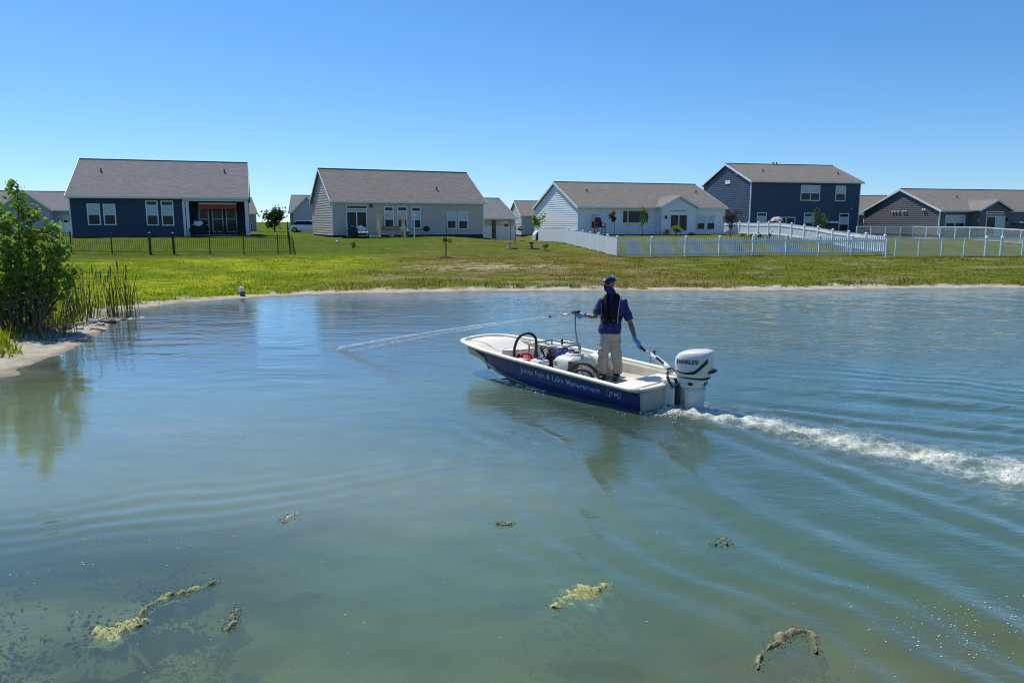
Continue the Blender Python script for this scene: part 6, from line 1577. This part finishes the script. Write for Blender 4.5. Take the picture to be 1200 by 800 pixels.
def patio_chair(x, y, z, rz, label, m=m_wick, cush=None, group=None):
    c = thing('patio_chair', (x, y, z), rz, label, 'chair', group)
    MB().rbox(-0.30, 0.30, -0.30, 0.30, 0.36, 0.44, 0.02).build('seat', m, c)
    MB().loft([[(-0.30, 0.24, 0.42), (0.30, 0.24, 0.42), (0.30, 0.31, 0.42), (-0.30, 0.31, 0.42)], [(-0.29, 0.34, 0.75), (0.29, 0.34, 0.75), (0.29, 0.41, 0.75), (-0.29, 0.41, 0.75)], [(-0.20, 0.38, 0.98), (0.20, 0.38, 0.98), (0.20, 0.44, 0.98), (-0.20, 0.44, 0.98)]]).build('backrest', m, c)
    for sx in (-1, 1):
        MB().tube([(sx * 0.31, -0.28, 0.62), (sx * 0.31, 0.26, 0.64)], 0.028, 6).build('armrest', m, c)
        for sy in (-1, 1): MB().box(sx * 0.28 - 0.025, sx * 0.28 + 0.025, sy * 0.26 - 0.025, sy * 0.26 + 0.025, 0, 0.36 if sy > 0 else 0.62).build('leg', m, c)
    if cush: MB().rbox(-0.27, 0.27, -0.27, 0.24, 0.442, 0.54, 0.03).build('cushion', cush, c)
    return c
for px_, lab in ((258, 'brown patio chair in front of the middle patio door'), (273, 'brown patio chair by the right patio column')):
    x, y = house_pt(HOUSE1, px_, 1.0); patio_chair(x, y, pz, HOUSE1.rz + R(10), lab, group='chairs on the navy patio')
# ---- things outside the blue-grey house
def gpt(h, px, dy):
    x, y = house_pt(h, px, dy); return x, y, gz(x, y)
x, y, z = gpt(HOUSE2, 413.5, -1.6); grill(x, y, z, HOUSE2.rz, 'black grill outside the sliding door of the blue-grey house', 0.7, 1.05)
x, y, z = gpt(HOUSE2, 424.5, -1.7)
lc = thing('lounge_chair', (x, y, z), HOUSE2.rz, 'lounge chair with crumpled white cushions outside the sliding door', 'chair')
mb = MB()
for sx in (-0.42, 0.42):
    mb.tube([(sx, -0.6, 0.35), (sx, 0.35, 0.35)], 0.022, 6); mb.tube([(sx, 0.3, 0.35), (sx, 0.62, 1.0)], 0.022, 6)
    for yy_ in (-0.55, 0.3): mb.tube([(sx, yy_, 0), (sx, yy_, 0.36)], 0.022, 6)
mb.build('chair_frame', m_black, lc)
m_cush = mat('white_cushion', (0.74, 0.74, 0.75), 0.8, 0.06, 6)
ck = MB(); ck.rbox(-0.42, 0.42, -0.60, 0.30, 0.37, 0.50, 0.04); link('seat_cushion', remesh(ck, 'seat_cushion', m_cush, 0.03, 2, 0.03), lc)
ck = MB(); ck.tube([(-0.40, 0.42, 0.62), (0.0, 0.46, 0.75), (0.38, 0.42, 0.60)], [(0.10, 0.24), (0.12, 0.34), (0.10, 0.22)], 10); link('back_cushion', remesh(ck, 'back_cushion', m_cush, 0.03, 2, 0.03), lc)
m_pot = mat('pale_pot', (0.62, 0.60, 0.55), 0.7, 0.1, 8)
for i, (px_, lab) in enumerate(((434.5, 'pale pot left of the wooden swing, closest to the lounge chair'), (437.5, 'squat white pot between two others left of the swing'), (442, 'pale pot right against the swing post'), (459.5, 'pale stone pot under the swing bench'))):
    x, y, z = gpt(HOUSE2, px_, -2.3); p_ = thing('plant_pot', (x, y, z), 0, lab, 'pot', 'pots by the swing'); MB().lathe([(0.13, 0), (0.18, 0.16), (0.20, 0.24), (0.17, 0.24), (0.15, 0.18), (0.02, 0.18)], n=14).build('pot', m_pot, p_, True)
    n = 24; link('plant_leaves', leaf_mesh('plant_leaves', clumped(n, (0, 0, 0.28), (0.13, 0.13, 0.08), 4), RNG.uniform(0.05, 0.10, n), leaf_cols(n, DK1, G1)), p_)
# wooden swing stand
m_wood = mat('light_wood', (0.66, 0.50, 0.28), 0.7, 0.12, 9)
m_wood_d = mat('grey_wood', (0.23, 0.17, 0.11), 0.8, 0.15, 9)
x, y, z = gpt(HOUSE2, 458.5, -2.4)
sw = thing('porch_swing', (x, y, z), HOUSE2.rz, 'wooden swing stand with hanging bench outside the three tall windows', 'swing')
hw = 1.08; ht = 1.80
for sx in (-1, 1):
    for yy_ in (-0.45, 0.45): MB().bar((sx * hw, yy_, 0), (sx * hw, yy_ * 0.25, ht), 0.13, 0.13, up=(1, 0, 0)).build('post', m_wood, sw)
    MB().bar((sx * hw, -0.32, 0.55), (sx * hw, 0.32, 0.55), 0.07).build('side_rail', m_wood_d, sw)
    MB().bar((sx * hw, -0.02, ht - 0.42), (sx * (hw - 0.45), -0.02, ht + 0.02), 0.07).build('brace', m_wood, sw)
MB().bar((-hw - 0.15, 0, ht + 0.05), (hw + 0.15, 0, ht + 0.05), 0.14, 0.16).build('top_beam', m_wood, sw)
for q in range(4): MB().bar((-0.72, -0.24 + 0.13 * q, 0.48), (0.72, -0.24 + 0.13 * q, 0.48), 0.10, 0.03).build('seat_slat', m_wood_d, sw)
for q in range(3): MB().bar((-0.72, 0.26 + 0.03 * q, 0.62 + 0.13 * q), (0.72, 0.26 + 0.03 * q, 0.62 + 0.13 * q), 0.03, 0.10).build('back_slat', m_wood_d, sw)
for sx in (-0.7, 0.7):
    for yy_ in (-0.22, 0.26): MB().tube([(sx, yy_, 0.5), (sx, yy_ * 0.1, ht)], 0.010, 5).build('chain', m_black, sw)
# urn, birdhouse pole, kettle grill
x, y, z = gpt(HOUSE2, 477, -2.3); u_ = thing('urn_planter', (x, y, z), 0, 'grey urn planter with white flowers right of the swing', 'planter')
MB().lathe([(0.20, 0), (0.20, 0.06), (0.08, 0.12), (0.10, 0.22), (0.26, 0.40), (0.32, 0.50), (0.27, 0.50), (0.05, 0.44)], n=16).build('urn', mat('grey_urn', (0.13, 0.13, 0.12), 0.8, 0.2, 8), u_, True)
n = 110; link('flowers', leaf_mesh('flowers', clumped(n, (0, 0, 0.62), (0.32, 0.30, 0.14), 6), RNG.uniform(0.05, 0.10, n), np.where((RNG.uniform(0, 1, n) < 0.45)[:, None], np.array([0.7, 0.7, 0.65]), np.array([0.05, 0.09, 0.03]))), u_)
x, y, z = gpt(HOUSE2, 485.6, -3.0); bh = thing('birdhouse_pole', (x, y, z), 0, 'white pole with a small birdhouse in front of the third tall window', 'birdhouse')
MB().box(-0.05, 0.05, -0.05, 0.05, -0.1, 1.62).build('pole', m_white, bh); MB().box(-0.11, 0.11, -0.10, 0.10, 1.622, 1.86).build('box', m_white, bh)
MB().add([(-0.15, -0.14, 1.863), (0.15, -0.14, 1.863), (0.15, 0.14, 1.863), (-0.15, 0.14, 1.863), (0, -0.14, 2.0), (0, 0.14, 2.0)], [(3, 2, 1, 0), (0, 1, 4), (2, 3, 5), (1, 2, 5, 4), (3, 0, 4, 5)]).build('box_roof', m_white, bh)
MB().tube([(0, -0.1005, 1.74), (0, -0.108, 1.74)], 0.035, 10).build('entrance_hole', m_black, bh); MB().tube([(-0.12, 0, 1.30), (0.14, 0, 1.30), (0.14, 0, 1.18)], 0.02, 6).build('perch_arm', m_black, bh)
x, y, z = gpt(HOUSE2, 499.8, -1.2); kg = thing('kettle_grill', (x, y, z), 0, 'round black kettle grill against the blue-grey wall', 'grill')
MB().ell((0, 0, 0.68), (0.31, 0.31, 0.24), 16, 10).build('bowl_and_lid', m_cover, kg, True); MB().tube([(-0.06, 0, 0.92), (-0.05, 0, 0.97), (0.05, 0, 0.97), (0.06, 0, 0.92)], 0.014, 6).build('lid_handle', m_cover, kg)
for k_ in range(3):
    a_ = k_ * 2.09 + 0.4; MB().tube([(0.16 * math.cos(a_), 0.16 * math.sin(a_), 0.50), (0.30 * math.cos(a_), 0.30 * math.sin(a_), 0.0)], 0.014, 6).build('leg', m_steel, kg)
# white ball on the lawn
x, y = on(395.3, 286.6, 57); wb_ = thing('lawn_ball', (x, y, gz(x, y)), 0, 'small white ball lying on the lawn left of the tiny shrub', 'ball')
MB().ell((0, 0, 0.10), (0.12, 0.12, 0.12), 12, 8).build('ball', m_white_plastic, wb_, True); MB().tube([(0.122 * math.cos(a_), 0.0, 0.10 + 0.122 * math.sin(a_)) for a_ in np.linspace(0, 6.28, 16)], 0.004, 4).build('seam', m_black, wb_)
# bird bath, pedestal, hanging baskets on poles in the swale
def pedestal(px, y, label, hgt, r, white=True):
    x, _ = on(px, 288, y); t = thing('bird_bath', (x, y, gz(x, y)), 0, label, 'bird bath', 'stone bowls on the lawn')
    MB().lathe([(0.20, -0.05), (0.20, 0.05), (0.09, 0.12), (0.07, hgt * 0.7), (0.11, hgt - 0.08)], n=14).build('pedestal', m_pot if white else m_stone_d, t, True)
    MB().lathe([(0.10, hgt - 0.08), (r, hgt - 0.01), (r + 0.02, hgt + 0.03), (r - 0.03, hgt + 0.03), (0.03, hgt - 0.02)], n=18).build('bowl', m_pot if white else m_stone_d, t, True)
    MB().lathe([(0.55, -0.06), (0.55, 0.03), (0.35, 0.06), (0.02, 0.06)], (0.1, 0, 0), 14).build('mulch_ring', m_mulch, t, True)
pedestal(597, 56, 'pale bird bath under the hanging flower baskets', 0.52, 0.30); pedestal(623, 57, 'small dark-stemmed bird bath left of the picket fence', 0.50, 0.26, False)
for px_, y_, top, side, lab in ((598.5, 60, 1.95, -1, 'hanging flower basket on the tall pole, white flowers'), (604.3, 62, 1.55, 1, 'lower hanging flower basket right of the tall pole')):
    x, _ = on(px_, 285, y_); z = gz(x, y_); t = thing('hanging_basket', (x, y_, z), 0, lab, 'basket', 'hanging baskets on poles')
    MB().tube([(0, 0, -0.1), (0, 0, top), (side * 0.12, 0, top + 0.16), (side * 0.32, 0, top + 0.14), (side * 0.38, 0, top + 0.02)], 0.02, 6).build('crook_pole', m_black, t, True)
    MB().lathe([(0.05, top - 0.42), (0.17, top - 0.34), (0.22, top - 0.22), (0.02, top - 0.22)], (side * 0.38, 0, 0), 14).build('bowl', m_dry, t, True)
    n = 130; link('flowers', leaf_mesh('flowers', clumped(n, (side * 0.38, 0, top - 0.16), (0.36, 0.3, 0.20), 7), RNG.uniform(0.06, 0.12, n), np.where((RNG.uniform(0, 1, n) < 0.35)[:, None], np.array([0.62, 0.6, 0.5]), np.array([0.05, 0.085, 0.03]))), t)
    MB().tube([(side * 0.38, 0, top + 0.02), (side * 0.38, 0, top - 0.2)], 0.006, 4).build('hanger', m_black, t)
# small shed-like dog house by the white gable
x, y = on(631, 281, 76.0); dg_ = thing('arched_shed', (x, y, gz(x, y)), HOUSE3.rz, 'small pale arched shelter with dark opening beside the white gable', 'shelter')
rings = [[(0.48 * math.cos(a_), yy_, 0.45 + 0.48 * math.sin(a_)) if 0 < a_ < math.pi else (0.48 * math.cos(a_), yy_, 0.0) for a_ in [-0.01] + list(np.linspace(0.02, math.pi - 0.02, 11)) + [math.pi]] for yy_ in (-0.4, 0.5)]
MB().loft(rings).build('shell', m_pot, dg_); MB().loft([[(p_[0] * 0.8, -0.41 if i_ else -0.42, p_[2] * 0.86) for p_ in rings[0]] for i_ in (0, 1)]).build('opening', m_cover, dg_)
# red chair by the white house
x, y = house_pt(HOUSE3, 703, -2.0); m_redch = mat('dark_red_plastic', (0.10, 0.012, 0.015), 0.5, 0.1, 8); c_ = patio_chair(x, y, gz(x, y) + 0.25, HOUSE3.rz, 'dark red garden chair by the single window of the white house', m_redch); c_.scale = (1.3, 1.3, 1.5)
# half-closed beige umbrella and grey grill by the tall navy house
x, y = house_pt(HOUSE4, 909.5, -4.0); z = gz(x, y); um = thing('patio_umbrella', (x, y, z), 0, 'beige patio umbrella in front of the tall navy house', 'umbrella')
MB().tube([(0, 0, 0), (0, 0, 2.0)], 0.025, 8).build('pole', m_wood_d, um); m_um = mat('beige_canvas', (0.52, 0.42, 0.34), 0.85, 0.08, 5)
cv = MB(); rr = []
for r_, z_ in ((0.72, 1.52), (0.62, 1.72), (0.36, 1.92), (0.04, 2.02)): rr.append([(r_ * (1 - 0.07 * (k_ % 2)) * math.cos(2 * math.pi * k_ / 16), r_ * (1 - 0.07 * (k_ % 2)) * math.sin(2 * math.pi * k_ / 16), z_ - 0.04 * (k_ % 2)) for k_ in range(16)])
cv.loft(rr).build('canopy', m_um, um); MB().lathe([(0.25, 0), (0.25, 0.06), (0.05, 0.1)], n=14).build('base', m_stone_d, um, True)
x, y = house_pt(HOUSE5, 1184, -1.8); z = gz(x, y) + 0.1; c_ = patio_chair(x, y, z, HOUSE5.rz, 'garden chair with a white cushion under the patio shade at the right', m_wick, m_cush)
# ---- parked white car by the garage
x, y = on(361, 276, 92); z = gz(x, y); car = thing('parked_car', (x, y, z), R(2), 'white car parked in front of the grey garage', 'car')
m_carw = mat('white_car_paint', (0.78, 0.79, 0.80), 0.25, 0.02, 3, coat=0.5)
sec = [(-2.2, 0.45, 0.62), (-2.1, 0.30, 0.86), (-1.5, 0.25, 0.93), (-0.9, 0.25, 0.95), (1.0, 0.25, 0.92), (1.8, 0.27, 0.80), (2.15, 0.32, 0.66), (2.2, 0.42, 0.56)]
MB().loft([[(x_, -0.84, z0), (x_, -0.86, (z0 + z1) / 2), (x_, -0.80, z1), (x_, 0.80, z1), (x_, 0.86, (z0 + z1) / 2), (x_, 0.84, z0)] for x_, z0, z1 in sec]).build('car_body', m_carw, car, False)
MB().loft([[(-1.75, -0.74, 0.92), (1.15, -0.74, 0.90), (1.15, 0.74, 0.90), (-1.75, 0.74, 0.92)], [(-1.15, -0.60, 1.36), (0.35, -0.60, 1.38), (0.35, 0.60, 1.38), (-1.15, 0.60, 1.36)]]).build('cabin_glass', m_glass_dark, car)
MB().rbox(-1.17, 0.38, -0.62, 0.62, 1.36, 1.43, 0.02).build('car_roof', m_carw, car)
for sx in (-1.38, 1.38):
    for sy in (-1, 1):
        w_ = MB().tube([(sx, sy * 0.70, 0.32), (sx, sy * 0.885, 0.32)], 0.32, 18).build('wheel', m_rubber, car); MB().tube([(sx, sy * 0.87, 0.32), (sx, sy * 0.895, 0.32)], 0.19, 12).build('rim', m_steel, w_)
for sy in (-0.6, 0.6): MB().rbox(2.12, 2.21, sy - 0.16, sy + 0.16, 0.60, 0.70, 0.01).build('headlight', m_glass_blind, car)
